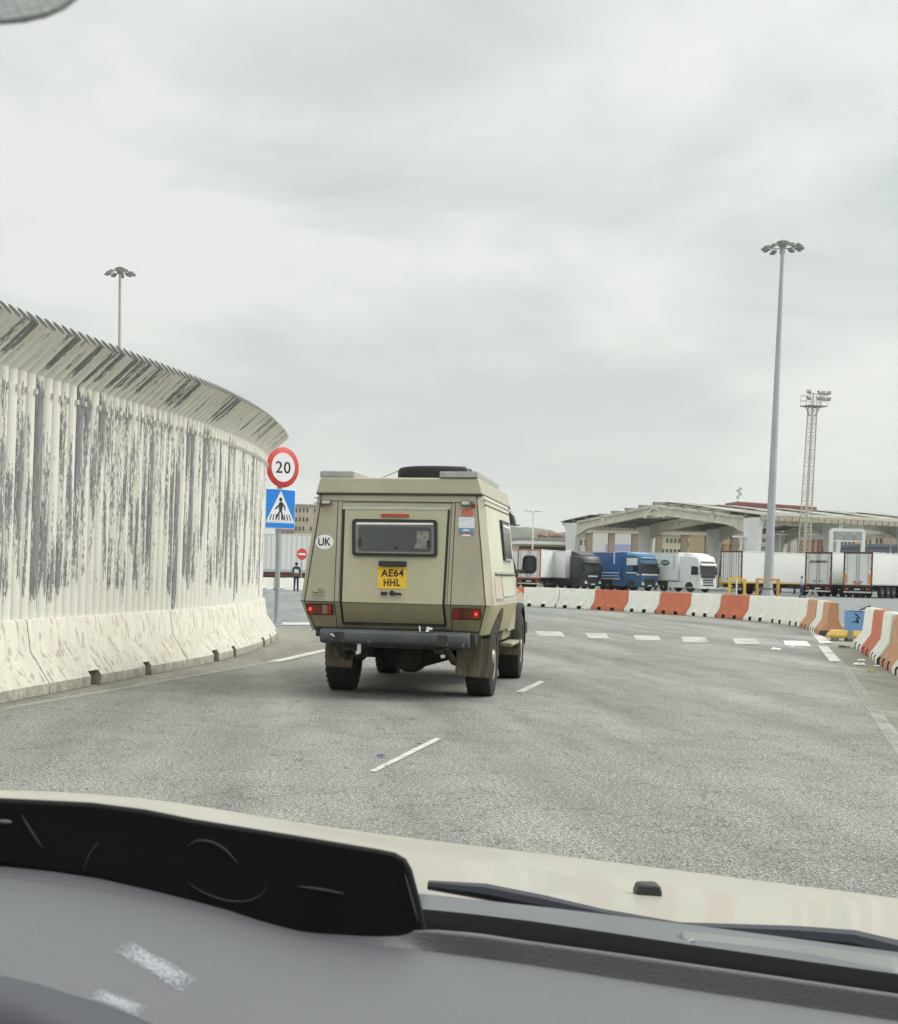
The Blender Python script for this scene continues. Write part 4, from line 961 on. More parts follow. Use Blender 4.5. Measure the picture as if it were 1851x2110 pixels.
# blue
t=lorry('lorry',1357,150,hd(-62),'blue lorry with white band and blue trailer lettered S, between black and white cabs','lorry',GL)
cab=tractor_parts(t,BLUd,mat('blue_lower_grey',(.025,.07,.12),.4),3.75,BLK,BLUd,band=WC,grille='box',defl=mat('roof_light_blue',(.16,.32,.55),.35))
b=MB(); b.b2((-1.256,-2.15,2.62),(-1.235,-.55,3.35)); b.b2((1.235,-2.15,2.62),(1.256,-.55,3.35)); b.build('white_side_panel',WC,t,bev=.01)
b=MB(); b.prism([(-1.05,-.36,3.05),(1.05,-.36,3.05),(1.0,-.44,3.45),(-1.0,-.44,3.45)],(0,-.0,0.03)); b.tube((-1.0,-.25,3.35),(1.0,-.25,3.35),.09,n=10); b.build('roof_light_bar',mat('roof_light_blue',(0,0,0)),t)
trailer_parts(t,-16.6,13.6,BLU,BLU,BLU)
rs=frame((-1.262,-4.62,2.35),(0,-1,0),(0,0,1))
text_part('trailer_lettering','S',.62,.62,WC,t,frame((1.262,-6.6,2.5),(0,1,0),(0,0,1)),.01,.01)
b=MB(); b.b2((1.27,-16,1.75),(1.255,-3.3,1.86)); b.b2((1.27,-16,1.45),(1.255,-3.3,1.53)); b.tube((1.28,-4.0,2.7),(1.28,-4.0,3.9),.08,n=8); b.b2((1.275,-6.5,1.2),(1.255,-6.3,1.45)); b.build('trailer_white_lines',WC,t)
# white
t=lorry('lorry',1477,147.5,hd(-60),'white lorry with dark windscreen and a green oval emblem on its white trailer','lorry',GL)
cab=tractor_parts(t,WC,WC,3.75,WC,WC,grille='bars',defl=WC); trailer_parts(t,-16.6,13.6,TW,TWd,ORF)
b=MB(); b.b2((-1.0,-.10,1.48),(1.0,.0,1.76)); b.prism([(-1.02,-.2,2.92),(1.02,-.2,2.92),(.98,-.28,3.12),(-.98,-.28,3.12)],(0,.04,0)); b.build('black_brow',BLK,t)
b=MB(); b.lathe([(1,0),(1,-.012)],(0,0,0),'X',28); 
GRN=mat('emblem_green',(.01,.10,.07),.5)
e_=b.build('oval_emblem',GRN,t); e_.matrix_local=Matrix.Translation((1.275,-4.75,2.95))@Matrix.Diagonal((1,.60,.30,1))
text_part('emblem_lettering','ors',.75,.24,TW,t,frame((1.278,-4.75,2.95),(0,1,0),(0,0,1)),.006,.0)
b=MB(); b.b2((1.268,-5.35,2.42),(1.256,-4.15,2.46)); b.build('emblem_caption',mat('caption_grey',(.4,.42,.4),.6),t)
b=MB()
for k in range(7): b.b2((1.268,-3.60,3.55-k*.2),(1.256,-3.46,3.67-k*.2))
b.build('trailer_vertical_letters',mat('letters_grey',(.20,.21,.22),.6),t)
# trailers seen from behind
def trailer(px,Y,a,label,top,**k):
    p=hx(px,Y); rz=heading(hd(a)); R=Matrix.Rotation(rz,3,'Z'); p=p-R@Vector((-1.25,0,0))
    t=empty('semi_trailer',p,rz,label,'trailer','box trailers backed up with their doors to the road')
    trailer_parts(t,0,13.6,top=top,**k)
    b=MB(); b.b2((-1.2,13.9,.5),(1.2,16.0,3.6)); b.build('tractor_cab',WC,t,bev=.1)
    for x in (-1.04,1.04): lorry_wheel(t,x,14.8); lorry_wheel(t,x,11.9)
    return t
t=trailer(1066,152,62,'white trailer with orange-brown framed rear doors just right of the camper van mirror',4.05,side_m=TW,door_m=TWd,frame_m=ORF)
t=trailer(1484,136,32,'white ribbed container trailer with yellow sill beside the white cab, left of the tall mast',4.0,side_m=TW,door_m=WC,frame_m=MAR)
b=MB(); b.b2((-1.26,-.05,1.0),(1.26,-.034,1.10)); b.b2((1.262,.1,1.05),(1.28,13.4,1.13)); b.b2((-1.27,-.06,1.0),(-1.15,-.035,1.6)); b.build('yellow_sill',YEL,t)
b=MB()
for x in (-.85,-.6,-.35,.35,.6,.85): b.b2((x-.02,-.02,1.25),(x+.02,-.03,3.8))
b.build('door_ribs',mat('rib_shadow_grey',(.25,.25,.24),.6),t)
t=trailer(1659,132,42,'dusty white trailer with black italic lettering on maroon framed doors',3.98,side_m=TW,door_m=TWd,frame_m=MAR,lower=AXLE)
text_part('door_lettering','JLUMION',1.75,.28,BK,t,frame((0,-.066,3.12),(1,0,0),(0,0,1)),.008,.035,.35)
b=MB()
for s in (-1,1): b.prism([(s*1.06,-.05,1.15),(s*1.18,-.05,1.15),(s*1.16,-.05,1.85),(s*1.08,-.05,1.7)],(0,.03,0))
b.build('hazard_chevrons',mat('chevron_ochre',(.45,.24,.06),.5),t)
t=trailer(1738,128,46,'clean white trailer with maroon frame and square orange markers low on its doors',3.98,side_m=TW,door_m=WC,frame_m=MAR)
b=MB()
for s in (-1,1): b.b2((s*.98,-.055,1.3),(s*1.2,-.035,2.05))
b.b2((-.3,-.06,1.2),(.3,-.04,1.32)); b.build('orange_markers',AMB,t)
t=trailer(1905,123,50,'white trailer parked beyond the right edge of the photo',4.0,side_m=TW,door_m=WC,frame_m=MAR)
# left background trailer behind the officer
p=hx(520,112); t=empty('semi_trailer',p,heading((1,.12)),'long white ribbed trailer behind the road sign and the officer at left','trailer')
trailer_parts(t,-6.5,13.6,TW,TWd,MAR,top=4.05,ribs=34)
b=MB(); b.b2((-1.28,-6.4,1.14),(-1.262,7,1.32)); b.b2((1.262,-6.4,1.14),(1.28,7,1.32)); b.build('blue_grey_rail',mat('rail_bluegrey',(.45,.48,.5),.6),t)
b=MB(); b.b2((-1.2,-6.4,.75),(-1.1,7,1.05)); b.b2((1.1,-6.4,.75),(1.2,7,1.05)); b.build('dark_red_beam',MAR,t)
for i,px in enumerate((500,564,629)):
    mb=straight_block(2.15); o=mb.build('concrete_barrier',[W_,SLOT_SHADE],bev=.012); q=hx(px,93); o.location=(q.x,q.y,0); o.rotation_euler=(0,0,PI/2)
    tag(o,('white barrier block left of the sign post in the far background','white barrier block behind the officer in the far background','white barrier block far back, hidden by the camper van corner')[i],'barrier','white barrier blocks behind the officer')

# ------------------------------------------------------------------ masts
MG=mat('mast_galvanised',(.40,.42,.44),.5,.25,.12,1.5,stretch=(1,1,.2)); FLD=mat('floodlight_casing',(.24,.245,.22),.6)
def high_mast(name,px,Y,topx,topy,label,r0,r1,mt,Rr=1.7,nl=12):
    p=hx(px,Y); T=at(topx,topy,Y)-p; o=empty(name,p,random.uniform(0,1),label,'lamp mast')
    Ri=Matrix.Rotation(-o.rotation_euler.z,3,'Z'); T=Ri@T
    b=MB(); b.tube((0,0,0),T,r0,r1,n=16); b.build('pole',mt,o)
    b=MB(); b.lathe([(r0+.25,0),(r0+.25,.06),(r0+.08,.08),(r0+.05,.5)],(0,0,0),'Z',16); b.build('base_flange',mt,o)
    b=MB()
    for k in range(32):
        a0,a1=2*PI*k/32,2*PI*(k+1)/32; b.tube(T+Vector((Rr*.62*math.cos(a0),Rr*.62*math.sin(a0),0)),T+Vector((Rr*.62*math.cos(a1),Rr*.62*math.sin(a1),0)),.05,n=5)
    for k in range(6):
        a=2*PI*k/6; b.tube(T+Vector((.1*math.cos(a),.1*math.sin(a),.25)),T+Vector((Rr*.64*math.cos(a),Rr*.64*math.sin(a),0)),.045,n=5)
    b.lathe([(.3,-.1),(.38,.1),(.36,.42),(.12,.55)],T,'Z',12); b.lathe([(.55,.28),(.55,.34)],T,'Z',12); b.build('lamp_ring',FLD,o)
    for k in range(nl):
        a=2*PI*k/nl; c=T+Vector((Rr*.86*math.cos(a),Rr*.86*math.sin(a),-.16+random.uniform(-.09,.05))); M=Matrix.Rotation(a,3,'Z')@Matrix.Rotation(math.radians(random.uniform(5,28)),3,'Y')
        b=MB(); b.box(c,(.56,.42,.14),M=M); b.box(c-Vector((0,0,.0))+M@Vector((-.05,0,.12)),(.22,.3,.12),M=M); b.tube(c,T+Vector((Rr*.6*math.cos(a),Rr*.6*math.sin(a),0)),.03,n=5); b.build('floodlight',FLD,o)
    return o
high_mast('high_mast_light',1583,125,1613.5,507,'tall tapering grey mast with a ring of floodlights, rising in front of the white trailers',.40,.14,MG)
high_mast('high_mast_light',243,150,247.5,560,'tall slim mast with a ring of floodlights rising behind the tube fence at left',.24,.13,mat('mast_pale',(.42,.40,.34),.6),1.55,10)
# lattice floodlight tower
TP=mat('lattice_paint_pale',(.46,.45,.36),.65); p=hx(1653,152); T=at(1675,838,152)-p; tw=empty('lattice_tower',p,.35,'slender lattice tower with a platform and two rows of floodlights behind the trailers','light tower')
T=Matrix.Rotation(-.35,3,'Z')@T
b=MB(); nlev=22; hwid=.40
def leg(k,i): 
    f=k/nlev; h_=hwid*(1.12-.35*f); c=T*f; s=((-1,-1),(1,-1),(1,1),(-1,1))[i]; return c+Vector((s[0]*h_,s[1]*h_,0))
for i in range(4):
    b.tube(leg(0,i),leg(nlev,i),.065,n=5)
b.build('tower_legs',TP,tw)
b=MB()
for k in range(nlev):
    for i in range(4):
        j=(i+1)%4; b.tube(leg(k,i),leg(k,j),.028,n=4,caps=False); b.tube(leg(k,i) if k%2 else leg(k,j),leg(k+1,j) if k%2 else leg(k+1,i),.028,n=4,caps=False)
b.build('bracing',TP,tw)
b=MB(); 
for s in (-.22,.22): b.tube(Vector((s,-.55,0)),T+Vector((s,-.35,0)),.03,n=4)
for k in range(60): 
    f=k/60; c=T*f; b.tube(c+Vector((-.22,-.55+.2*f,0)),c+Vector((.22,-.55+.2*f,0)),.015,n=4,caps=False)
b.build('ladder',TP,tw)
b=MB(); b.box(T+Vector((.15,0,.05)),(2.2,1.5,.12)); 
for s in (-1,1): b.tube(T+Vector((s*.3,0,-1.0)),T+Vector((s*.95,0,0)),.05,n=5)
b.build('platform',FLD,tw)
b=MB()
for zz_ in (.6,1.15): 
    for y in (-.75,.75): b.tube(T+Vector((-.95,y,zz_)),T+Vector((1.25,y,zz_)),.03,n=4)
    for x in (-.95,1.25): b.tube(T+Vector((x,-.75,zz_)),T+Vector((x,.75,zz_)),.03,n=4)
for x in (-.95,-.2,.5,1.25): 
    for y in (-.75,.75): b.tube(T+Vector((x,y,0)),T+Vector((x,y,1.15)),.03,n=4)
b.build('guard_rail',TP,tw)
b=MB()
for x in (-.3,.6): b.tube(T+Vector((x,-.4,0)),T+Vector((x,-.4,1.4)),.05,n=5)
for z in (.65,1.3): b.tube(T+Vector((-1.0,-.4,z)),T+Vector((1.6,-.4,z)),.04,n=5)
b.build('light_bars',FLD,tw)
for z in (.65,1.3):
    for x in (-.95,.35,.95,1.6):
        b=MB(); M=Matrix.Rotation(random.uniform(-.7,.7) if abs(x)<1.3 else (.9 if x<0 else -.9),3,'Z')@Matrix.Rotation(-.6,3,'X'); b.box(T+Vector((x,-.5,z+.18)),(.42,.18,.34),M=M); b.tube(T+Vector((x,-.4,z)),T+Vector((x,-.5,z+.1)),.03,n=4); b.build('floodlight',FLD,tw)
# yard lamp posts
WP=mat('white_pole',(.72,.73,.72),.5)
def lamp_post(px,Y,ty,label,arm=1.3,r=.10):
    p=hx(px,Y); H=hz(px,ty,Y); o=empty('street_lamp',p,0,label,'street lamp','small white twin lamp posts in the port yard')
    b=MB(); b.tube((0,0,0),(0,0,H),r,r*.7,n=8); b.build('post',WP,o)
    b=MB(); b.tube((-arm,0,H+.05),(0,0,H-.1),.04,n=5); b.tube((0,0,H-.1),(arm,0,H+.05),.04,n=5); b.build('arm',WP,o)
    for s in (-1,1): 
        b=MB(); b.box((s*arm,0,H+.08),(.9,.35,.16)); b.build('lamp_head',WP,o,bev=.03)
lamp_post(1096,175,1054,'white twin-armed lamp post above the beige shed between camper van and canopy',.62,.11)
lamp_post(1525,158,1108,'white lamp post standing by the ribbed container, left of the tall mast',.5,.13)
lamp_post(1605,165,1102,'white lamp post just right of the tall mast',.4,.13)
lamp_post(1679,170,1104,'white lamp post under the canopy behind the lettered doors',.4,.13)
lamp_post(1833,172,1108,'white lamp post in front of the blue grey building at right',.5,.13)

# ------------------------------------------------------------------ yellow guard frames at the mast foot
def guard(px0,px1,Y,ytop,m_,label,post=True):
    a=hx(px0,Y); c=hx(px1,Y); H=hz((px0+px1)/2,ytop,Y); d=(c-a); o=empty('guard_frame',(a+c)/2,math.atan2(d.y,d.x),label,'guard rail','yellow guard frames at the foot of the tall mast')
    W2=d.length/2
    for s in (-1,1):
        b=MB(); b.box((s*W2,0,H/2),(.22,.16,H)); b.build('post',m_,o,bev=.02)
    b=MB(); b.box((0,0,H-.09),(2*W2-.222,.12,.18)); b.build('top_rail',m_,o,bev=.02)
    b=MB(); b.box((0,0,H*.42),(2*W2-.222,.08,.12)); b.build('middle_rail',mat('guard_dark_rail',(.12,.11,.09),.6),o,bev=.01)
guard(1561,1604,122,1192,mat('guard_orange_yellow',(.55,.29,.05),.55,0,.2,3),'orange-yellow steel guard frame around the foot of the tall mast')
guard(1504,1535,124,1192,YEL,'yellow guard frame left of the mast, in front of the ribbed container')
p=hx(1518.5,119); o=empty('marker_post',p,0,'thin white post with a yellow head in front of the left guard frame','post')
b=MB(); b.tube((0,0,0),(0,0,1.5),.06,n=8); b.build('post',WP,o); b=MB(); b.box((0,0,1.55),(.5,.12,.16)); b.build('head',YEL,o)

# ------------------------------------------------------------------ people
def skin_obj(name, V, E, Rd, m_, par):
    me=bpy.data.meshes.new(name); me.from_pydata(V,E,[]); o=bpy.data.objects.new(name,me); C.objects.link(o); o.parent=par
    md=o.modifiers.new('skin','SKIN')
    if not me.skin_vertices: 
        me.attributes.new('skin','FLOAT','POINT')
    sv=me.skin_vertices[0].data
    for i,r in enumerate(Rd): sv[i].radius=(r,r*.85) if i<6 and name!='head' else (r,r)
    sv[0].use_root=True; md.use_smooth_shade=True
    s=o.modifiers.new('sub','SUBSURF'); s.levels=1; s.render_levels=2
    me.materials.append(m_); return o
SK=mat('skin_tone',(.30,.17,.11),.6); HR=mat('dark_hair',(.02,.016,.013),.8); NAVY=mat('navy_uniform',(.02,.025,.04),.8,0,.25,12); VESTY=mat('pale_reflective_vest',(.70,.74,.66),.6,0,.15,20); LBL_=mat('light_blue_shirt',(.32,.50,.62),.8,0,.1,12); JEAN=mat('blue_trousers',(.035,.06,.11),.85,0,.2,12)
def person(px,Y,rz,label,top_m,leg_m,pose):
    o=empty('person',hx(px,Y),rz,label,'person')
    V=[(0,0,.94),(0,0,1.12),(0,.01,1.32),(0,.01,1.45),(0,0,1.52),(0,-.01,1.60),
       (.18,0,1.42),(.22,pose['e'][1]*.5,1.16),pose['rh'],(-.18,0,1.42),(-.22,0,1.16),pose['lh'],
       (.09,0,.88),(.10,pose['k'],.48),(.10,pose['f'],.08),(.10,pose['f']-.14,.035),
       (-.09,0,.88),(-.10,-pose['k'],.48),(-.10,-pose['f'],.08),(-.10,-pose['f']-.14,.035),(0,-.01,1.70)]
    E=[(0,1),(1,2),(2,3),(3,4),(4,5),(5,20),(3,6),(6,7),(7,8),(3,9),(9,10),(10,11),(0,12),(12,13),(13,14),(14,15),(0,16),(16,17),(17,18),(18,19)]
    Rd=[.13,.12,.14,.10,.055,.09,.055,.042,.032,.055,.042,.032,.085,.055,.04,.035,.085,.055,.04,.035,.085]
    bd=skin_obj('body',V,E,Rd,SK,o)
    sh=[(0,0,.96),(0,0,1.12),(0,.01,1.33),(0,.01,1.44),(.185,0,1.425),tuple(V[7]),(-.185,0,1.425),tuple(V[10])]
    ex=lambda a,c,k: tuple(a[i]+(c[i]-a[i])*k for i in range(3))
    sh+= [ex(V[7],V[8],pose['sl']),ex(V[10],V[11],pose['sl'])]
    skin_obj('shirt',sh,[(0,1),(1,2),(2,3),(3,4),(4,5),(3,6),(6,7),(5,8),(7,9)],[.155,.145,.165,.11,.075,.058,.075,.058,.05,.05],top_m,bd)
    tr=[(0,0,.93),V[12],V[13],V[14],V[16],V[17],V[18]]
    skin_obj('trousers',tr,[(0,1),(1,2),(2,3),(0,4),(4,5),(5,6)],[.15,.10,.08,.065,.10,.08,.065],leg_m,bd)
    for s,f in ((1,pose['f']),(-1,-pose['f'])):
        b=MB(); b.loft([[(s*.10-.045,f+.06,0),(s*.10+.045,f+.06,0),(s*.10+.045,f+.06,.10),(s*.10-.045,f+.06,.10)],[(s*.10-.045,f-.10,0),(s*.10+.045,f-.10,0),(s*.10+.04,f-.10,.07),(s*.10-.04,f-.10,.07)],[(s*.10-.03,f-.20,0),(s*.10+.03,f-.20,0),(s*.10+.025,f-.20,.04),(s*.10-.025,f-.20,.04)]]); b.build('shoe',RUB,bd,bev=.01)
    b=MB(); b.lathe([(.0,1.755),(.05,1.745),(.088,1.71),(.098,1.66),(.09,1.62),(.07,1.60)],(0,.012,0),'Z',16); b.build('hair',HR,bd)
    return o,bd
o,bd=person(611,88,math.radians(170),'person in navy uniform and pale reflective vest standing before the white trailer',NAVY,NAVY,dict(e=(0,0),rh=(.20,.16,1.05),lh=(-.24,.14,1.12),k=-.03,f=.06,sl=.9))
ve=skin_obj('vest',[(0,0,1.04),(0,0,1.15),(0,.01,1.33),(0,.01,1.43)],[(0,1),(1,2),(2,3)],[.165,.155,.178,.13],VESTY,bd)
o,bd=person(1653,119,math.radians(70),'person in light blue shirt and dark trousers walking right of the tall mast',LBL_,JEAN,dict(e=(0,-.1),rh=(.20,-.26,1.10),lh=(-.2,.12,.92),k=-.10,f=.16,sl=.35))

# ------------------------------------------------------------------ blue panel on yellow base and litter
p=gp(1740,1322); p.z=0; Yb=p.y; o=empty('traffic_marker',gp(1750,1321),math.radians(-8),'light blue metal panel with black scrawl on a chipped yellow base beside the barriers','marker')
bl=mat('panel_faded_blue',(.17,.32,.58),.6,0,.12,6,spots=.10,spot_col=(.05,.08,.16),spot_scale=18); yb=mat('chipped_yellow_base',(.60,.42,.10),.7,0,.12,6,spots=.22,spot_col=(.10,.08,.05),spot_scale=12)
b=MB(); b.b2((-.12,-.10,.20),(.35,-.02,.66)); q=b.build('blue_panel',bl,o,bev=.012)
b=MB()
def stroke(P,w=.012): 
    for a,c in zip(P,P[1:]):
        A=Vector((a[0]-.07,-.104,a[1])); B=Vector((c[0]-.07,-.104,c[1])); n_=(B-A).cross(Vector((0,1,0))).normalized()*w; b.prism([A-n_,A+n_,B+n_,B-n_],(0,.004,0))
stroke([(.14,.585),(.19,.56),(.24,.50),(.25,.475)],.014); stroke([(.18,.50),(.20,.45),(.22,.40)],.02); stroke([(.10,.40),(.16,.425),(.20,.40),(.23,.39)],.012); stroke([(.32,.44),(.35,.40),(.38,.385),(.40,.40)],.014); stroke([(.33,.39),(.37,.42)],.012)
stroke([(.02,.645),(.30,.64)],.006); b.build('black_scrawl',BK,q,smooth=0)
b=MB(); b.loft([[(-.40,-.16,.06),(.42,-.16,.06),(.42,.25,.06),(-.40,.25,.06)],[(-.42,-.18,.12),(.44,-.18,.12),(.44,.27,.12),(-.42,.27,.12)],[(-.34,-.13,.23),(.42,-.13,.23),(.42,.22,.23),(-.34,.22,.23)]]); b.build('base',yb,o,bev=.02)
b=MB(); b.box((-.02,-.19,.14),(.10,.03,.18)); b.build('grey_strap',mat('strap_olive',(.28,.28,.22),.8),o)
b=MB()
for x in (-.30,-.02,.30): b.box((x,-.05,.03),(.12,.22,.06))
b.build('foot',mat('foot_concrete',(.22,.21,.18),.9),o,bev=.01)
b=MB(); b.tube((.18,0,.655),(.42,.05,.76),.018); b.build('handle_bar',BLK,o)
def litter(px,py,m_,s,label,cat='litter',name='litter_scrap'):
    c=gp(px,py); b=MB(); n=9; rnd=random.Random(px)
    top_=[]; bot=[]
    for k in range(n):
        a=2*PI*k/n; r=rnd.uniform(.6,1.1); top_.append((s*r*math.cos(a)*.75,s*.6*r*math.sin(a)*.8,rnd.uniform(.3,.9)*s*.35)); bot.append((s*r*math.cos(a),s*.7*r*math.sin(a),.0))
    b.loft([bot,top_]); o=b.build(name,m_,None,smooth=0); o.location=(c.x,c.y,.01); tag(o,label,cat,'scraps of litter on the tarmac'); return o
WL=mat('litter_white',(.75,.75,.72),.7,0,.2,40)
litter(1795,1384,mat('litter_lime',(.30,.36,.08),.5,0,.5,60,spots=.35,spot_col=(.08,.09,.05),spot_scale=40),.10,'crushed lime green packet on the verge by the chipped white barrier block')
litter(1807,1373.5,WL,.06,'small white scrap beside the barrier foot, just above the lime green packet')
litter(1771,1370.5,WL,.11,'white paper scrap lying left of the lime green packet'); litter(1776,1362,WL,.07,'smaller white scrap behind the white paper scrap on the verge')
litter(1598,1339,WL,.10,'thin white scrap on the road left of the repainted crossing stripe'); litter(1633,1333,WL,.05,'tiny white chip at the front edge of the repainted crossing stripe')
litter(1740,1335,mat('litter_dark',(.05,.05,.045),.8),.12,'dark flat scrap in front of the yellow marker base'); litter(786,1560,mat('litter_blue',(.03,.06,.22),.6),.035,'tiny blue scrap on the road beside the nearest lane dash')
litter(865,1536,mat('litter_dark2',(.06,.06,.05),.9),.02,'tiny dark pebble beside the nearest lane dash')
# ------------------------------------------------------------------ concrete canopy
CO=mat('canopy_concrete',(.58,.55,.46),.9,0,.16,.8,spots=.15,spot_col=(.32,.29,.23),spot_scale=1.2,stretch=(1,1,.5)); COL=mat('canopy_column_pale',(.68,.69,.66),.85,0,.07,.7); RFD=mat('roof_sheet_dark',(.24,.225,.195),.9,0,.25,1); SKL=mat('skylight_sheet',(.78,.79,.76),.4)
_b=SKL.node_tree.nodes['Principled BSDF']; _b.inputs['Transmission Weight'].default_value=.75; _b.inputs['Roughness'].default_value=.9
A0=Vector((hx(1172,185).x,185,0)); B0=Vector((hx(1557,157).x,157,0)); vdir=(B0-A0); SPN=vdir.length; vdir.normalize(); udir=Vector((-vdir.y,vdir.x,0))
if udir.x<0: udir=-udir
cn=empty('concrete_canopy',A0,math.atan2(vdir.y,vdir.x),'long open-sided concrete canopy with arched portal frames behind the parked lorries','canopy')
# local x = across the span (far eave -> near eave), local y = along the axis (to the right)
sgn=1 if (Matrix.Rotation(cn.rotation_euler.z,3,'Z')@Vector((0,1,0))).dot(udir)>0 else -1
EH=hz(1172,1074,185)-.2; RH=hz(1352,1036,171)-.2; S2=SPN/2
def slope(s): return EH+(RH-EH)*(1-abs(s-S2)/S2)
ycols=[0,12,24,36]
for i,y in enumerate(ycols):
    y*=sgn
    for s,d in ((0,1),(SPN,-1)):
        b=MB(); b.prism([(s,y-.35,0),(s+d*.95,y-.35,0),(s+d*1.5,y-.35,EH-2.4),(s+d*1.7,y-.35,EH-1.2),(s+d*1.7,y-.35,EH-.02),(s-d*.9,y-.35,EH-.02),(s-d*.5,y-.35,EH-1.0)],(0,.7,0)); b.build('column',COL,cn,bev=.06)
    b=MB(); n=10; up=[];lo=[]
    for s0,s1 in ((1.7,S2),(S2,SPN-1.7)):
        P=[]; Q=[]
        for k in range(n+1):
            s=s0+(s1-s0)*k/n; dist=min(s,SPN-s)
            dep=1.15 if dist>4.5 else 1.15+(4.5-dist)**2*.085
            P.append((s,slope(s))); Q.append((s,slope(s)-dep))
        b.prism([(s,y-.28,z) for s,z in P]+[(s,y-.28,z) for s,z in reversed(Q)],(0,.10,0)) if False else None
        for k in range(n):
            a,c=P[k],P[k+1]; a2,c2=Q[k],Q[k+1]
            b.prism([(a[0],y-.12,a[1]-.02),(c[0],y-.12,c[1]-.02),(c2[0],y-.12,c2[1]),(a2[0],y-.12,a2[1])],(0,.24,0))
            b.prism([(a[0],y-.34,a[1]-.03),(c[0],y-.34,c[1]-.03),(c[0],y-.34,c[1]-.28),(a[0],y-.34,a[1]-.28)],(0,.68,0))
            b.prism([(a2[0],y-.30,a2[1]-.03),(c2[0],y-.30,c2[1]-.03),(c2[0],y-.30,c2[1]+.25),(a2[0],y-.30,a2[1]+.25)],(0,.60,0))
    b.build('portal_beam',CO,cn,smooth=0)
    b=MB()
    for s in (6.5,SPN-6.5): q_=MB(); q_.b2((s-.2,y-.34,slope(s)-1.22),(s+.35,y+.34,slope(s)-.1)); q_.build('beam_stiffener',CO,cn,smooth=0)
    for d in (-1,1): b.prism([(S2+d*.1,y-.36,slope(S2)-.3),(S2+d*.45,y-.36,slope(S2)-.3),(S2+d*1.9,y-.36,slope(S2)-1.6),(S2+d*1.5,y-.36,slope(S2)-1.6)],(0,.72,0))
    b.b2((S2-.5,y-.33,slope(S2)-.6),(S2+.5,y+.33,slope(S2)-.15)); b.build('ridge_joint',CO,cn,smooth=0)
b=MB()
for s in [1.2+ (S2-1.2)*k/6 for k in range(7)]+[S2+(S2-1.2)*k/6 for k in range(1,7)]:
    b.b2((s-.12,-.5*sgn,slope(s)+.0),(s+.12,38*sgn,slope(s)+.3))
b.build('purlins',mat('purlin_grey',(.22,.21,.18),.9),cn,smooth=0)
rng2=random.Random(3); d_=MB(); k_=MB()
for half in (0,1):
    for j in range(19):
        y0_=(-.5+j*2.0)*sgn; y1_=(-.5+(j+1)*2.0)*sgn
        for s0,s1 in ((0,.30),(.30,.62),(.62,1)):
            if j%4 in (0,3) and s0>=.3: continue
            if j%4==1 and s0==.3: mb=k_
            else: mb=d_
            a=s0*S2; c=s1*S2
            if half: a,c=SPN-a,SPN-c
            if s0==0: a=-.8 if not half else SPN+.8
            za=slope(a) if 0<=a<=SPN else EH-.05*2; zc=slope(c)
            mb.add([(a,y0_,za+.32),(c,y0_,zc+.32),(c,y1_,zc+.32),(a,y1_,za+.32),(a,y0_,za+.38),(c,y0_,zc+.38),(c,y1_,zc+.38),(a,y1_,za+.38)],[(0,1,2,3),(4,5,6,7),(0,1,5,4),(1,2,6,5),(2,3,7,6),(3,0,4,7)])
d_.build('roof_sheet',RFD,cn,smooth=0); k_.build('skylight',SKL,cn,smooth=0)
GUT=mat('gutter_beam_brown',(.36,.33,.26),.9,0,.2,2,spots=.2,spot_col=(.2,.18,.14),spot_scale=3)
for s in (-.9,SPN+.9):
    b=MB(); b.b2((s-.12,-.4*sgn,EH-.30),(s+.12,37.5*sgn,EH+.25))
    for k in range(38): b.b2((s-.2,(k+.1)*sgn,EH-.33),(s+.2,(k+.3)*sgn,EH+.2))
    b.build('eave_beam',GUT,cn,smooth=0)
# longitudinal ties between the columns


# ------------------------------------------------------------------ pillared shed behind
PIL=mat('brown_pillar',(.36,.28,.21),.9,0,.12,1)
p=hx(1180,205); sh=empty('pillared_shed',p,0,'brown pillared shed with pale roof beam seen under the concrete canopy','shed')
wp=[hx(q,205).x-p.x for q in (1187,1212,1258,1306,1356,1408,1457,1512,1560)]
Hs=hz(1300,1100,205)
for x in wp: b=MB(); b.b2((x-.42,-.4,0),(x+.42,.4,Hs)); b.build('pillar',PIL,sh,bev=.03)
b=MB(); b.b2((wp[0]-1.5,-.6,Hs),(wp[-1]+1,.6,Hs+1.5)); b.build('roof_beam',mat('beam_beige',(.52,.47,.37),.9,0,.1,.6),sh)
b=MB()
for k in range(44): x=wp[0]+(wp[-1]-wp[0])*k/43; b.b2((x-.35,-.66,Hs+.45),(x+.35,-.601,Hs+1.2))
b.build('beam_brackets',mat('bracket_dark',(.27,.24,.20),.9),sh,smooth=0)['kind']='stuff'
b=MB(); b.b2((wp[0]-1.5,-.3,Hs+1.5),(wp[-1]+1,4,Hs+1.7)); b.build('roof_slab',RFD,sh)

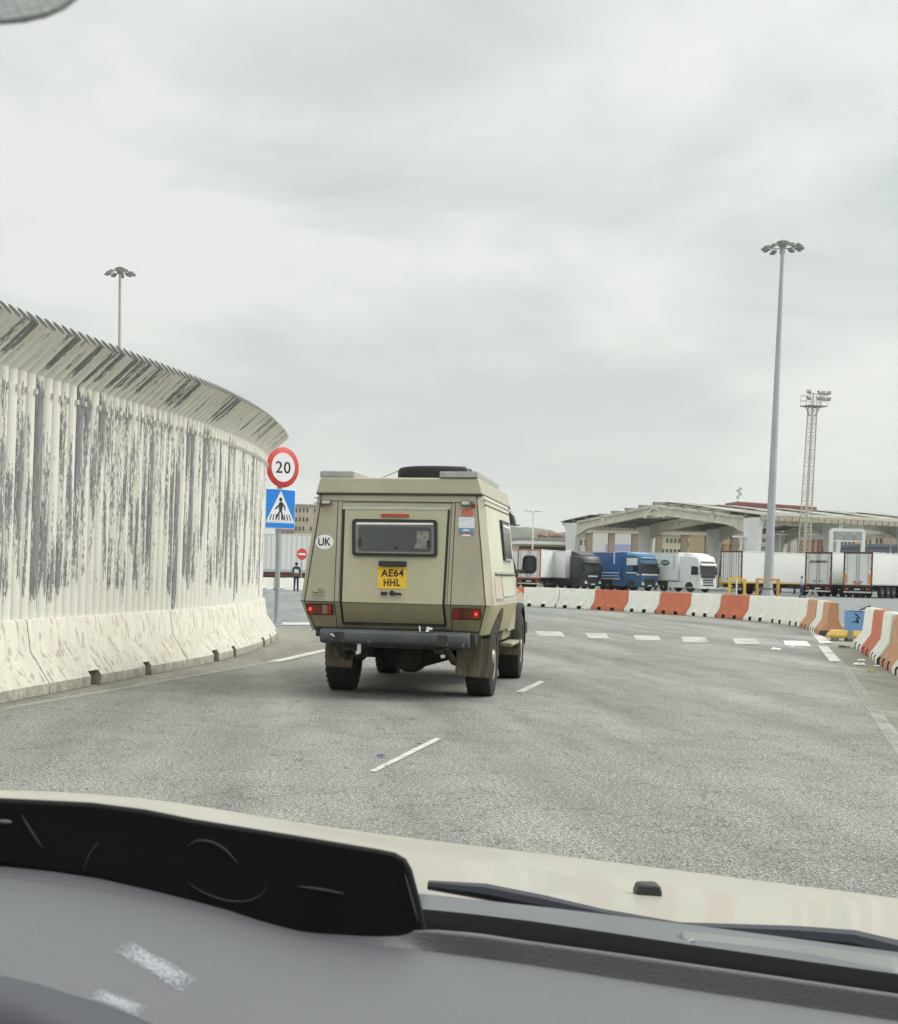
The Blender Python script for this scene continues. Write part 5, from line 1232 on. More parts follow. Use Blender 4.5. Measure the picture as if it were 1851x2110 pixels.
# ------------------------------------------------------------------ buildings
CR=lambda n,c: mat('plaster_'+n,c,.9,0,.08,.15,spots=.08,spot_col=tuple(q*.7 for q in c),spot_scale=.4)
PALE=CR('cream',(.52,.46,.35)); PINK=CR('pink_beige',(.46,.36,.28)); GREY=CR('pale_grey',(.46,.45,.41)); OCH=CR('ochre',(.44,.34,.20)); BRK=CR('brick_red',(.30,.13,.09)); WH=CR('white',(.62,.61,.57)); BG=CR('blue_grey',(.13,.16,.20))
WIN=glassy('far_window',(.05,.055,.06),.2); TILE=mat('red_roof_tile',(.26,.09,.06),.9,0,.2,1); FLAT=mat('flat_roof_grey',(.30,.29,.26),.9)
wcache={}
def building(px0,px1,Y,topy,mt,label,cols,rows,depth=12,roof='flat',name='apartment_block',group='town buildings beyond the port',base=.0,z0=0,ww=1.3,wh=1.3,balc=0,tm=None,winm=None,rot=0):
    a=hx(px0,Y); c=hx(px1,Y); H=hz((px0+px1)/2,topy,Y); W=c.x-a.x
    o=empty(name,((a.x+c.x)/2,Y,z0),rot,label,'building',group); H-=z0
    b=MB(); b.b2((-W/2,0,-2),(W/2,depth,H)); b.build('wall',mt,o)
    if roof=='flat':
        b=MB(); b.b2((-W/2-.25,-.25,H),(W/2+.25,depth+.25,H+.45)); b.build('roof',tm or FLAT,o)
        if W>9: b=MB(); b.b2((-W*.2,depth*.3,H+.45),(W*.05,depth*.6,H+2.2)); b.build('roof_hut',mt,o)
    else:
        b=MB(); b.loft([[(-W/2-.4,-.5,H),(-W/2-.4,depth+.5,H),(-W/2-.4+ (2 if roof=='hip' else 0),depth/2,H+depth*.22)],[(W/2+.4,-.5,H),(W/2+.4,depth+.5,H),(W/2+.4-(2 if roof=='hip' else 0),depth/2,H+depth*.22)]]); b.build('roof',tm or TILE,o,smooth=0)
    ww=min(ww,W/cols*.45); wh=min(wh,(H-max(1.5,H*base))/rows*.42); ww=round(ww*5)/5 or .2; wh=round(wh*5)/5 or .2
    key=(round(ww,2),round(wh,2),winm.name if winm else 'w')
    for r in range(rows):
        for k in range(cols):
            if random.random()<.08: continue
            x=-W/2+W*(k+.5)/cols; z=max(1.5,H*base)+(H-max(1.5,H*base))*(r+.55)/rows
            if key not in wcache:
                b=MB(); b.b2((-ww/2,-.10,-wh/2),(ww/2,-.05,wh/2)); q=b.build('window',winm or WIN,None,smooth=0); wcache[key]=q
            else: q=wcache[key].copy(); C.objects.link(q)
            q.parent=o; q.location=(x,-.0,z); 
    if balc:
        for r in range(rows):
            z=max(1.5,H*base)+(H-max(1.5,H*base))*(r+.15)/rows; b=MB(); b.b2((-W*.42,-1.0,z-.1),(W*.42,-.0,z)); b.b2((-W*.42,-1.0,z),(W*.42,-.92,z+.8)); b.build('balcony',mt if balc==1 else BRK,o,smooth=0)
    return o
random.seed(11)
# left gap between sign and camper van
building(566,604,330,1062,CR('brownish',(.30,.22,.16)),'brown low block between sign plate and pale flats at left',4,4,balc=0)
building(604,650,345,1043,PALE,'tall cream apartment block rising above the white trailer left of the camper van',6,7,balc=0,ww=1.4,wh=1.5)
# hidden behind the van but there
building(660,740,360,1100,GREY,'pale grey block hidden behind the camper van, left of centre',7,4); building(745,820,350,1090,PINK,'pink beige block hidden behind the camper van',7,5); building(830,920,370,1105,PALE,'cream block hidden behind the camper van, right of centre',8,4); building(930,1040,340,1112,OCH,'ochre block hidden behind the camper van near its right side',8,3)
# low shed with beige front between van and canopy
o=building(1068,1168,190,1122,mat('shed_beige',(.50,.41,.26),.85,0,.06,.3),'long beige shed with white roof edge above the white box lorry',1,1,depth=16,name='warehouse',group=None,tm=mat('shed_roof_white',(.74,.74,.70),.7),ww=.1,wh=.1)
b=MB(); Hh=hz(1110,1122,190); W=hx(1168,190).x-hx(1068,190).x; b.b2((-W/2,-.06,Hh-1.0),(W/2,-.01,Hh-.25)); b.build('dark_strip',DK,o); 
b=MB(); 
for k in range(6): b.b2((W/2-4.2+.6*(k%3)*1.1,-.08,Hh-3.0+ (k//3)*.8),(W/2-3.8+.6*(k%3)*1.1,-.02,Hh-2.5+(k//3)*.8))
b.build('vent_grid',DK,o,smooth=0)
building(1075,1160,235,1113,GREY,'grey flat-roofed hall behind the beige shed',10,1,name='warehouse',group=None,ww=1.6,wh=.7)
# under the canopy
spec=[(1190,1240,270,1106,WH,'white office block seen between the first canopy column and the first brown pillars',5,3,0),
(1222,1262,300,1100,GREY,'pale grey block behind the blue lorry trailer',4,4,0),(1262,1308,262,1112,WH,'white building with a lilac blue fascia under the canopy',5,2,0),
(1310,1352,320,1096,PALE,'cream block above the blue lorry cab',5,4,0),(1352,1402,280,1104,PALE,'cream block above the green oval emblem',6,4,0),
(1404,1452,330,1094,PALE,'cream block with many small windows above the white lorry cab',6,5,0),(1452,1500,300,1100,OCH,'ochre beige block between brown pillars left of the second canopy column',5,4,1),
(1498,1545,340,1098,PINK,'pink beige flats with balconies left of the tall mast',5,5,1),(1560,1592,300,1094,GREY,'grey flats with stacked balconies behind the tall mast',4,6,1),
(1596,1640,330,1112,PALE,'cream block low under the canopy right of the mast',5,3,0),(1640,1672,300,1108,CR('dusty_rose',(.40,.30,.25)),'rose beige block behind the lattice tower foot',4,4,0),
(1672,1712,290,1106,WH,'white block with red upper band right of the lattice tower',5,4,0),(1712,1752,320,1110,GREY,'grey block behind the scaffold-like gantry',5,4,0),
(1752,1795,345,1106,OCH,'ochre block at right between canopy columns',5,4,0),(1800,1850,370,1104,PALE,'cream block above the blue grey building',6,4,0),
(1850,1930,360,1100,PINK,'pink beige block at the far right edge',8,5,0),(1935,2040,350,1104,GREY,'pale grey block beyond the right edge',8,4,0)]
for (a,c,Y,ty,m_,lab,co,ro,bl_) in spec: building(a,c,Y,ty,m_,lab,co,ro,balc=bl_,ww=1.2,wh=1.2)
o=building(1790,1900,225,1128,BG,'dark blue grey port building behind the rightmost trailers',9,2,name='port_building',group=None,ww=1.2,wh=.7,winm=WH,tm=BG)
p=hx(1285,255); o=empty('sign_hoarding',(p.x,255,0),0,'white hoarding with a lilac blue panel between brown pillars','hoarding')
W=5.5; zc_=hz(1285,1123,255)
b=MB(); b.b2((-W,-.1,zc_-2.2),(W,.2,zc_+2.4)); b.build('board',WH,o); b=MB(); b.b2((-W*.6,-.16,zc_-1.0),(W*.75,-.11,zc_+.1)); b.build('blue_panel',mat('lilac_blue',(.32,.36,.60),.6),o); b=MB(); 
for x in (-W*.8,W*.8): b.b2((x-.2,.21,0),(x+.2,.5,zc_)); 
b.build('post',DK,o)
# red upper storey
o=building(1674,1702,262,1112,BRK,'small brick red house with white base left of the gantry column',2,2,depth=8)
# dark red roofed hall above the canopy
p0=hx(1517,400); H=hz(1595,1050,400); o=empty('red_roof_hall',(hx(1595,400).x,400,0),0,'long hall with dark red roof rising above the canopy behind the mast','building')
W=hx(1672,400).x-p0.x
b=MB(); b.b2((-W/2,0.2,0),(W/2,11,hz(1672,1052,400))); b.build('wall',PINK,o)
b=MB(); zl0,zl1,zr0,zr1=hz(1517,1042,400),hz(1517,1033,400),hz(1672,1050,400),hz(1672,1044,400); b.loft([[(-W/2-.5,-1,zl0),(-W/2-.5,-.8,zl1-.3),(-W/2,0,zl1),(-W/2,12,zl1),(-W/2,12,zl0)],[(W/2+.5,-1,zr0),(W/2+.5,-.8,zr1-.2),(W/2,0,zr1),(W/2,12,zr1),(W/2,12,zr0)]]); b.build('roof',mat('dark_red_roof',(.17,.022,.03),.6,0,.1,.5),o,smooth=0)
# antenna
p=hx(1518,420); H0=hz(1518,1036,420); H1=hz(1518,1004,420); o=empty('antenna_mast',p,0,'thin antenna mast on a pale turret at the left end of the red roof','antenna')
b=MB(); b.lathe([(2.0,0),(2.0,H0-1),(.8,H0+.3),(.3,H0+1.5)],(0,0,0),'Z',10); b.build('turret',WH,o)
b=MB(); b.tube((0,0,H0),(0,0,H1),.16,.08,n=6)
for k,z in enumerate((.3,.5,.7,.85)): b.tube((-.7,0,H0+(H1-H0)*z),(.7,0,H0+(H1-H0)*z),.07,n=4); b.box((.5 if k%2 else -.5,0,H0+(H1-H0)*z+.3),(.3,.3,.6))
b.build('antenna',FLD,o)
# gantry with panels (right)
p=hx(1735,150); H=hz(1735,1092,150); o=empty('gantry',p,0,'pale steel gantry with hanging grey panels behind the lettered trailer','gantry')
wl=hx(1710,150).x-p.x; wr=hx(1776,150).x-p.x
b=MB(); b.b2((wr-.18,-.15,0),(wr+.18,.15,H)); b.b2((wl-.18,-.15,0),(wl+.18,.15,H)); b.build('post',COL,o)
b=MB(); b.b2((wl,-.1,H-.15),(wr,.1,H+.15)); b.b2((wl,-.1,H-1.2),(wr,.1,H-1.05)); b.build('top_beam',COL,o)
for k in range(3): b=MB(); x=wl+.3+(wr-wl)*k/3; b.b2((x,-.14,H-1.0),(x+.85,-.11,H-.2)); b.build('panel',mat('gantry_panel',(.30,.32,.32),.7),o)

# ------------------------------------------------------------------ hills
def hill(pts,Y,label,mt,depth=500):
    b=MB(); front=[];
    R=[]
    n=len(pts)
    rows=[(0,0.0),(.35,.55),(.7,.9),(1,1.0),(1.8,.7),(3,0)]
    for f,h in rows:
        R.append([Vector((hx(px,Y).x*(1+ (f-1)*depth*.0/Y),Y+(f-1)*depth,max(-5,hz(px,py,Y)*h-2*(h==0)))) for px,py in pts])
    vs=[p for r in R for p in r]; fs=[]
    for j in range(len(R)-1):
        for i in range(n-1): fs.append((j*n+i,j*n+i+1,(j+1)*n+i+1,(j+1)*n+i))
    b.add(vs,fs); return struct('hill',b,mt)
HM=mat('hill_scrub',(.095,.115,.08),.95,0,.3,.02,spots=.25,spot_col=(.20,.19,.15),spot_scale=.03)
random.seed(4)
def ridge(ctrl,st=8):
    o=[]; 
    for (x0,y0),(x1,y1) in zip(ctrl,ctrl[1:]):
        n=max(1,int((x1-x0)/st))
        for k in range(n): o.append((x0+(x1-x0)*k/n,y0+(y1-y0)*k/n+random.uniform(-1.4,1.4)))
    return o+[ctrl[-1]]
hill(ridge([(200,1150),(400,1120),(560,1108),(700,1100),(900,1085),(1020,1082),(1060,1086),(1100,1088),(1130,1098),(1170,1104),(1300,1118),(1500,1150),(1900,1190)]),1500,'',HM,300)
hill(ridge([(700,1150),(1000,1120),(1080,1108),(1120,1103),(1170,1096),(1300,1085),(1500,1080),(1700,1088),(1900,1092),(2200,1120),(2500,1170)]),1100,'',HM,250)
# trees between the flats at left
LEAF=mat('foliage',(.06,.085,.035),.9,0,.45,2)
def tree(px,Y,H,R,label):
    p=hx(px,Y); o=empty('tree',p,0,label,'tree','trees between the far flats'); rnd=random.Random(px)
    b=MB(); b.tube((0,0,0),(.1,0,H*.5),.28,.16,n=7)
    for k in range(5): a=k*1.3; b.tube((.1,0,H*.42),(R*.5*math.cos(a),R*.5*math.sin(a),H*.72),.11,.04,n=5)
    b.build('trunk',mat('bark',(.10,.08,.06),.9),o)
    b=MB()
    for k in range(700):
        cl=rnd.randrange(9); ca=cl*2.4; cc=Vector((R*.5*math.cos(ca)*(cl>0),R*.5*math.sin(ca)*(cl>0),H*.68+ (cl%3-1)*R*.35)); d=Vector((rnd.gauss(0,1),rnd.gauss(0,1),rnd.gauss(0,.8)))*R*.27; c=cc+d
        a=Vector((rnd.uniform(-1,1),rnd.uniform(-1,1),rnd.uniform(-1,1))).normalized()*.32; e2=a.cross(Vector((rnd.uniform(-1,1),rnd.uniform(-1,1),1))).normalized()*.28
        b.add([c-a,c+e2,c+a,c-e2],[(0,1,2,3)])
    b.build('crown',LEAF,o,smooth=0)
tree(588,230,5.5,2.6,'dark green tree above the white trailer just left of the camper van'); tree(577,240,5.0,2.3,'second green tree above the white trailer beside the sign post'); 
for i,px in enumerate((1480,1600)): tree(px,250,5.5,3,('dark tree under the canopy between ochre flats','small dark tree low behind the container trailer right of the mast')[i])
# scattered houses on the hill
random.seed(9)
hl=['white','cream','pinkish','grey','pale','sand']
k=0
for px,py in ((1106,1101),(1113,1103),(1121,1100),(1129,1105),(1137,1101),(1146,1104),(1154,1102),(1160,1106),(1118,1106),(1150,1107)):
    Y=900; z=hz(px,py,Y); c=hx(px,Y); w_=random.uniform(1.5,3.2)
    o=empty('hill_house',(c.x,Y,0),0,['small white house low on the hillside, leftmost of the hill houses','second hill house from the left, cream walls','third hill house from the left under the ridge','fourth hill house from the left with tiled roof','middle hill house under the lamp-side ridge','sixth hill house from the left, pale walls','seventh hill house from the left near the canopy','last hill house at the canopy edge','lower hill house in front of the second one','lower hill house in front of the seventh one'][k],'house','small houses on the far hillside'); k+=1
    b=MB(); b.b2((-w_,0,z-7),(w_,5,z)); b.build('wall',(WH,PALE,PINK)[k%3],o,smooth=0)
    b=MB(); b.loft([[(-w_-.3,-.4,z),(-w_-.3,5.4,z),(-w_-.3,2.5,z+1.4)],[(w_+.3,-.4,z),(w_+.3,5.4,z),(w_+.3,2.5,z+1.4)]]); b.build('roof',TILE,o,smooth=0)

# ------------------------------------------------------------------ the car we sit in
car=empty('car',(0,0,0),0,'car around the camera: pale bonnet, black instrument hood and grey dashboard in the foreground','car')
def surf(name, rows, m_, par=car, thick=0, nu=40, nv=6, smooth=40):
    """rows of (px,py,Y) control points of the photograph with a depth each; catmull along rows, smooth between rows"""
    RR=[]
    for r in rows:
        P=[at(*q) for q in r]; cv=Curve(P); RR.append([cv.at(cv.len*i/nu) for i in range(nu+1)])
    cols=[]
    for i in range(nu+1):
        P=[r[i] for r in RR]
        if len(P)>2:
            cv=Curve(P) if False else None
        Q=[]; E=[P[0]*2-P[1]]+P+[P[-1]*2-P[-2]]
        for j in range(1,len(E)-2):
            a,b_,c,d=E[j-1:j+3]
            for k in range(nv): 
                t=k/nv; Q.append(.5*((2*b_)+(c-a)*t+(2*a-5*b_+4*c-d)*t*t+(3*b_-a-3*c+d)*t**3))
        Q.append(P[-1]); cols.append(Q)
    nr=len(cols[0]); b=MB(); vs=[cols[i][j] for j in range(nr) for i in range(nu+1)]
    fs=[(j*(nu+1)+i,j*(nu+1)+i+1,(j+1)*(nu+1)+i+1,(j+1)*(nu+1)+i) for j in range(nr-1) for i in range(nu)]
    b.add(vs,fs); o=b.build(name,m_,par,smooth=smooth)
    if thick: s=o.modifiers.new('solid','SOLIDIFY'); s.thickness=thick; s.offset=0
    return o
HOOD=mat('bonnet_pale_beige',(.365,.345,.295),.4,0,.05,2,spots=.06,spot_col=(.5,.44,.32),spot_scale=5,coat=.2)
surf('bonnet',[
 [(-300,1645,2.45),(0,1636,2.30),(300,1654,2.18),(600,1701,2.10),(850,1736,2.06),(1200,1778,1.98),(1530,1820,1.86),(1851,1862,1.72),(2100,1905,1.55)],
 [(-300,1662,2.25),(0,1653,2.1),(300,1664,2.0),(600,1712,1.9),(850,1758,1.85),(1200,1800,1.8),(1530,1842,1.7),(1851,1884,1.6),(2100,1925,1.45)],
 [(-300,1745,1.75),(0,1735,1.65),(300,1745,1.6),(600,1790,1.55),(850,1832,1.50),(1200,1868,1.46),(1530,1905,1.40),(1851,1945,1.34),(2100,1985,1.25)],
 [(-300,1860,1.35),(0,1850,1.30),(300,1860,1.26),(600,1890,1.22),(850,1905,1.19),(1200,1945,1.16),(1530,1985,1.13),(1851,2025,1.10),(2100,2060,1.05)]],HOOD,thick=.012)
# front lip of the bonnet going down
surf('bonnet_lip',[
 [(-300,1646,2.46),(0,1637,2.31),(300,1655,2.19),(600,1702,2.11),(850,1737,2.07),(1200,1779,1.99),(1530,1821,1.87),(1851,1863,1.73),(2100,1906,1.56)],
 [(-300,1690,2.52),(0,1681,2.37),(300,1692,2.25),(600,1738,2.17),(850,1784,2.13),(1200,1828,2.05),(1530,1870,1.93),(1851,1912,1.79),(2100,1955,1.62)]],HOOD)
COWL=mat('cowl_grey',(.11,.12,.125),.5,0,.15,10); DKB=mat('cowl_black',(.008,.008,.009),.9,spec=.05)
surf('cowl_panel',[
 [(860,1846,1.16),(1100,1872,1.13),(1400,1908,1.10),(1851,1968,1.05),(2050,1996,1.02)],
 [(860,1900,1.08),(1100,1930,1.06),(1400,1970,1.03),(1851,2035,.98),(2050,2066,.95)]],COWL,thick=.004)
b=MB(); 
pts=[at(*q) for q in ((1404,1926,1.075),(1440,1930,1.073),(1470,1948,1.07),(1500,1966,1.068),(1408,1958,1.072))]
surf('cowl_cover',[[(1402,1924,1.07),(1480,1932,1.065),(1640,1950,1.05),(1851,1980,1.02)],[(1404,1956,1.06),(1500,1972,1.05),(1650,1996,1.035),(1851,2024,1.0)]],mat('cowl_cover_grey',(.19,.195,.19),.45,0,.1,12),thick=.006,nv=2)
b=MB(); b.lathe([(.004,0),(.004,.003)],at(1428,1948,1.055),'Y',10); b.build('cowl_screw',mat('screw_pale',(.4,.4,.4),.4),car)
b=MB(); b.path([at(*q) for q in ((882,1824,1.20),(1000,1838,1.19),(1120,1862,1.17),(1240,1888,1.15),(1400,1916,1.13),(1500,1922,1.12),(1640,1928,1.10),(1760,1938,1.09),(1851,1962,1.07),(1960,1985,1.05))],[.004,.007,.007,.006,.006,.007,.0075,.008,.009,.009],8); wiper=b.build('wiper_arm',mat('wiper_blue_black',(.020,.022,.035),.4),car)
b=MB(); b.path([at(*q) for q in ((876,1852,1.19),(1000,1868,1.18),(1150,1888,1.165),(1300,1908,1.15),(1402,1925,1.14))],[.0015,.003,.003,.003,.002],6); b.build('wiper_blade',mat('wiper_rubber',(.05,.05,.06),.6),wiper)
b=MB(); b.path([at(*q) for q in ((1352,1918,1.12),(1460,1932,1.115),(1540,1940,1.11))],[.006,.007,.005],8); b.build('blade_clip',mat('wiper_blue_black',(0,0,0)),wiper)
# washer nozzle
n0=at(1334,1858,1.56)+Vector((0,0,.004)); b=MB(); b.loft([[n0+Vector((x*.0135*sx,y*.01,z)) for x,y in ((-1,-1),(1,-1),(1,1),(-1,1))] for z,sx in ((-.006,1.0),(.008,1.02),(.0165,.82))]); b.build('washer_nozzle',BLK,car,bev=.003)
b=MB(); 
for s in (-1,1): b.tube(n0+Vector((s*.005,-.0115,.003)),n0+Vector((s*.005,-.009,.003)),.0018,n=8)
b.build('nozzle_jet',mat('jet_grey',(.15,.15,.15),.5),car)
# black gap at the glass foot
surf('windscreen_foot_gap',[
 [(840,1876,1.00),(900,1880,1.0),(1100,1903,.985),(1400,1948,.96),(1851,2012,.92),(2050,2040,.90)],
 [(840,1925,.97),(900,1930,.97),(1100,1955,.955),(1400,1996,.93),(1851,2062,.89),(2050,2090,.87)],
 [(840,1990,1.0),(900,1995,1.0),(1100,2020,.98),(1400,2060,.96),(1851,2120,.92),(2050,2150,.9)]],DKB,thick=.003)
# dashboard
def dash_mat():
    M=mat('dash_grey_soft_plastic',(.105,.106,.118),.42,0,.06,3,bump=.25,bump_scale=700,spec=.6); return M
DM=dash_mat()
surf('dashboard',[
 [(-250,1760,.90),(0,1782,.90),(200,1806,.90),(450,1868,.90),(620,1926,.895),(880,1916,.8815),(1100,1942,.8775),(1400,1984,.8625),(1851,2050,.8375),(2100,2088,.8175)],
 [(-250,1790,.86),(0,1810,.86),(200,1835,.86),(450,1890,.865),(620,1936,.865),(880,1964,.8795),(1100,1994,.8755),(1400,2040,.8605),(1851,2108,.8355),(2100,2144,.8155)],
 [(-250,1794,.85),(0,1816,.85),(200,1842,.85),(450,1895,.855),(620,1940,.857),(880,1970,.8765),(1100,2000,.8725),(1400,2047,.8575),(1851,2115,.8325),(2100,2151,.8125)],
 [(-250,1800,.80),(0,1830,.80),(200,1858,.805),(450,1910,.815),(620,1955,.82),(880,1980,.845),(1100,2012,.84),(1400,2058,.825),(1851,2126,.80),(2100,2162,.78)],
 [(-250,1860,.73),(0,1890,.73),(200,1925,.735),(450,1975,.745),(620,2015,.75),(880,2050,.765),(1100,2085,.765),(1400,2130,.75),(1851,2200,.73),(2100,2240,.71)],
 [(-250,2110,.60),(0,2125,.605),(200,2170,.61),(450,2230,.62),(620,2260,.64),(880,2200,.68),(1100,2230,.68),(1400,2270,.67),(1851,2330,.65),(2100,2370,.63)]],DM,thick=.006,nu=70,nv=8)
surf('steering_column_shroud',[
 [(-250,1985,.60),(0,2020,.60),(120,2052,.60),(240,2090,.60),(330,2130,.60),(420,2190,.60)],
 [(-250,2010,.57),(0,2050,.57),(110,2085,.57),(200,2130,.57),(290,2180,.57),(370,2240,.57)],
 [(-250,2200,.55),(0,2240,.55),(100,2280,.55),(190,2320,.55),(270,2360,.55),(340,2400,.55)]],mat('shroud_dark_blue_grey',(.055,.057,.070),.55,0,.15,4),thick=.004)
# scuffs: thin worn film of chalky scratches lying on the dash
SCU=mat('dash_scuff_chalky',(.30,.32,.34),.8,0,.4,80)
from mathutils.bvhtree import BVHTree
_d=bpy.data.objects['dashboard'].data
_bv=BVHTree.FromPolygons([v.co for v in _d.vertices],[tuple(p.vertices) for p in _d.polygons])
def dash_hit(px,py):
    d=ray(px,py).normalized(); h=_bv.ray_cast(CAM,d); return (h[0],h[1]) if h[0] is not None else (None,None)
def scuff_mat():
    M=bpy.data.materials.new('chalky_scuff'); M.use_nodes=True; n=M.node_tree.nodes; l=M.node_tree.links; bb=n['Principled BSDF']; bb.inputs['Base Color'].default_value=(.55,.58,.62,1); bb.inputs['Roughness'].default_value=.9
    uv=n.new('ShaderNodeUVMap'); uv.uv_map='scuff'; sp=n.new('ShaderNodeSeparateXYZ'); l.new(uv.outputs[0],sp.inputs[0])
    mp=n.new('ShaderNodeMapping'); mp.inputs['Rotation'].default_value=(0,0,.5); mp.inputs['Scale'].default_value=(22,7,1); l.new(uv.outputs[0],mp.inputs[0])
    t=n.new('ShaderNodeTexNoise'); t.inputs['Scale'].default_value=1; t.inputs['Detail'].default_value=5; t.inputs['Roughness'].default_value=.7; l.new(mp.outputs[0],t.inputs['Vector'])
    def m_(op,a,b_=None):
        q=n.new('ShaderNodeMath'); q.operation=op
        for i,v in enumerate((a,b_)):
            if v is None: continue
            if isinstance(v,(int,float)): q.inputs[i].default_value=v
            else: l.new(v,q.inputs[i])
        return q.outputs[0]
    ex=m_('ABSOLUTE',m_('SUBTRACT',sp.outputs[1],.5)); ey=m_('ABSOLUTE',m_('SUBTRACT',sp.outputs[0],.5))
    edge=m_('MULTIPLY',m_('MAXIMUM',ex,m_('MULTIPLY',ey,1.0)),.9)
    v=m_('SUBTRACT',m_('ADD',t.outputs[0],.12),m_('POWER',edge,2.0))
    r=n.new('ShaderNodeMapRange'); r.inputs[1].default_value=.42; r.inputs[2].default_value=.66; l.new(v,r.inputs[0])
    tr=n.new('ShaderNodeBsdfTransparent'); mx=n.new('ShaderNodeMixShader'); l.new(m_('MULTIPLY',r.outputs[0],.5),mx.inputs[0]); l.new(tr.outputs[0],mx.inputs[1]); l.new(bb.outputs[0],mx.inputs[2]); l.new(mx.outputs[0],n['Material Output'].inputs[0])
    return M
SCM=scuff_mat()
def scuff(Q,name):                 # four photograph spots -> thin film following the dash
    nu,nv=24,8; vs=[];uvs=[]
    for j in range(nv+1):
        for i in range(nu+1):
            u,v=i/nu,j/nv; x=(Q[0][0]*(1-u)+Q[1][0]*u)*(1-v)+(Q[3][0]*(1-u)+Q[2][0]*u)*v; y=(Q[0][1]*(1-u)+Q[1][1]*u)*(1-v)+(Q[3][1]*(1-u)+Q[2][1]*u)*v
            h,nn=dash_hit(x,y)
            if h is None: return
            nn=nn if nn.dot(CAM-h)>0 else -nn; vs.append(h+nn*.0038); uvs.append((u,v))
    b=MB(); b.add(vs,[(j*(nu+1)+i,j*(nu+1)+i+1,(j+1)*(nu+1)+i+1,(j+1)*(nu+1)+i) for j in range(nv) for i in range(nu)])
    o=b.build(name,SCM,bpy.data.objects['dashboard']); ul=o.data.uv_layers.new(name='scuff')
    for lp in o.data.loops: ul.data[lp.index].uv=uvs[lp.vertex_index]
scuff([(262,1950),(405,2030),(370,2062),(232,1975)],'scuff_mark'); scuff([(195,2050),(300,2088),(280,2112),(180,2072)],'scuff_mark')
# cabin around the camera (out of frame): roof lining, doors and seat wall keep daylight off the dash from behind
LIN=mat('roof_lining_grey',(.30,.30,.29),.95); TRM=mat('door_trim_grey',(.12,.12,.125),.7)
b=MB(); b.b2((-.62,-1.6,1.42),(.80,.20,1.45)); b.build('roof_lining',LIN,car)
b=MB(); b.b2((-.66,-1.6,.35),(-.63,.55,1.05)); b.build('door_trim',TRM,car)
b=MB(); b.b2((.81,-1.6,.35),(.84,.55,1.05)); b.build('door_trim',TRM,car)
b=MB(); b.b2((-.62,-1.0,.3),(.80,-.9,1.40)); b.build('rear_seat_wall',TRM,car)
# instrument hood
HB=mat('instrument_hood_black',(.006,.006,.006),.5,0,.2,5,spec=.2)
oc=[(-250,1640),(-100,1641),(0,1642.5),(190,1652),(300,1666),(400,1686),(600,1718),(780,1748),(815,1755),(838,1768),(850,1790),(866,1850),(880,1915),(884,1930),(830,1950),(700,1950),(566,1936),(450,1885),(200,1815),(0,1785),(-250,1750)]
b=MB(); ring0=[at(x,y,.88) for x,y in oc]; ring1=[at(x,y,.97)+Vector((-.004,0,-.012)) for x,y in oc]
b.loft([ring0,ring1]); hd_=b.build('instrument_hood',HB,car,bev=.0035,bseg=3)
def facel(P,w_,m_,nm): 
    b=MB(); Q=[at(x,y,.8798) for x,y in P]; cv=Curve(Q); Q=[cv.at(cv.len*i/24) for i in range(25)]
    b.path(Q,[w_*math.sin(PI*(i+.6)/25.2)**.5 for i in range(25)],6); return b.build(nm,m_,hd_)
REFL=mat('hood_reflection_grey',(.009,.010,.010),.55)  # faint lines on the hood face are painted reflections
facel([(385+0,1745),(405,1733),(435,1735),(465,1752),(490,1780)],.0011,REFL,'reflection_arc'); facel([(385,1818),(420,1840),(470,1857),(520,1855),(545,1835),(552,1815)],.0008,REFL,'reflection_arc')
facel([(614,1827),(660,1833),(708,1842)],.0013,REFL,'reflection_dash'); facel([(-5,1692),(24,1694)],.0015,mat('hood_mark_pale',(.10,.11,.10),.5),'reflection_dash'); facel([(172,1795),(185,1760),(205,1735)],.0010,REFL,'reflection_line'); facel([(45,1680),(65,1715),(88,1748)],.0012,REFL,'reflection_line')
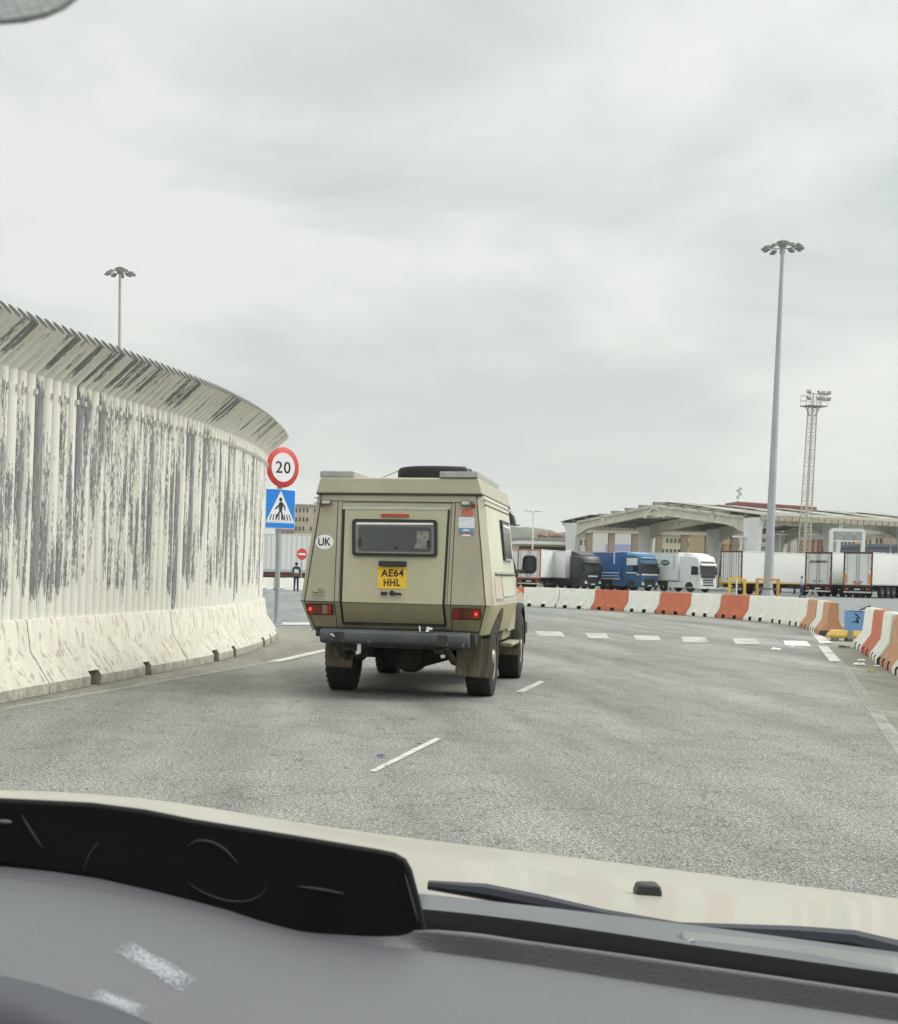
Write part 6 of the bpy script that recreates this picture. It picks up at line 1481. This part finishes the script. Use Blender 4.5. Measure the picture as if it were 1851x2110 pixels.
facel([(834,1800),(848,1850),(862,1900)],.0009,mat('hood_edge_sheen',(.045,.048,.046),.35),'edge_line')
# fabric sun visor corner, upper left
VF=mat('visor_woven_fabric',(.50,.51,.50),.95,0,.06,8,bump=.9,bump_scale=260)
def visor_mat():
    M=bpy.data.materials.new('visor_weave'); M.use_nodes=True; n=M.node_tree.nodes; l=M.node_tree.links; bb=n['Principled BSDF']; bb.inputs['Roughness'].default_value=.95
    tc=n.new('ShaderNodeTexCoord'); mp=n.new('ShaderNodeMapping'); mp.inputs['Rotation'].default_value=(0,math.radians(20),0); mp.inputs['Scale'].default_value=(330,1,520); l.new(tc.outputs['Object'],mp.inputs[0])
    v=n.new('ShaderNodeTexVoronoi'); v.inputs['Scale'].default_value=1; v.inputs['Randomness'].default_value=.35; l.new(mp.outputs[0],v.inputs['Vector'])
    r=n.new('ShaderNodeValToRGB'); l.new(v.outputs['Distance'],r.inputs[0]); r.color_ramp.elements[0].color=(.88,.90,.88,1); r.color_ramp.elements[1].position=.8; r.color_ramp.elements[1].color=(.50,.52,.51,1); l.new(r.outputs[0],bb.inputs['Base Color'])
    return M
P=[(-500,-300),(260,-300),(215,-60),(172,-8),(135,22),(95,40),(50,50),(0,54),(-60,55),(-500,60)]
b=MB(); b.loft([[at(x,y,.40) for x,y in P],[at(x,y,.41)+Vector((0,0,.002)) for x,y in P]]); b.build('sun_visor',visor_mat(),car,bev=.002)

# ------------------------------------------------------------------ haze
HZ=bpy.data.materials.new('haze_air'); HZ.use_nodes=True; n=HZ.node_tree.nodes; l=HZ.node_tree.links
for q in list(n):
    if q.type=='BSDF_PRINCIPLED': n.remove(q)
pv=n.new('ShaderNodeVolumePrincipled'); pv.inputs['Density'].default_value=.00016; pv.inputs['Color'].default_value=(.93,.95,.94,1); pv.inputs['Anisotropy'].default_value=.2
l.new(pv.outputs[0],n['Material Output'].inputs['Volume'])
b=MB(); b.b2((-1500,-40,-8),(2600,2700,140)); tag(b.build('haze',HZ,smooth=0),kind='stuff')
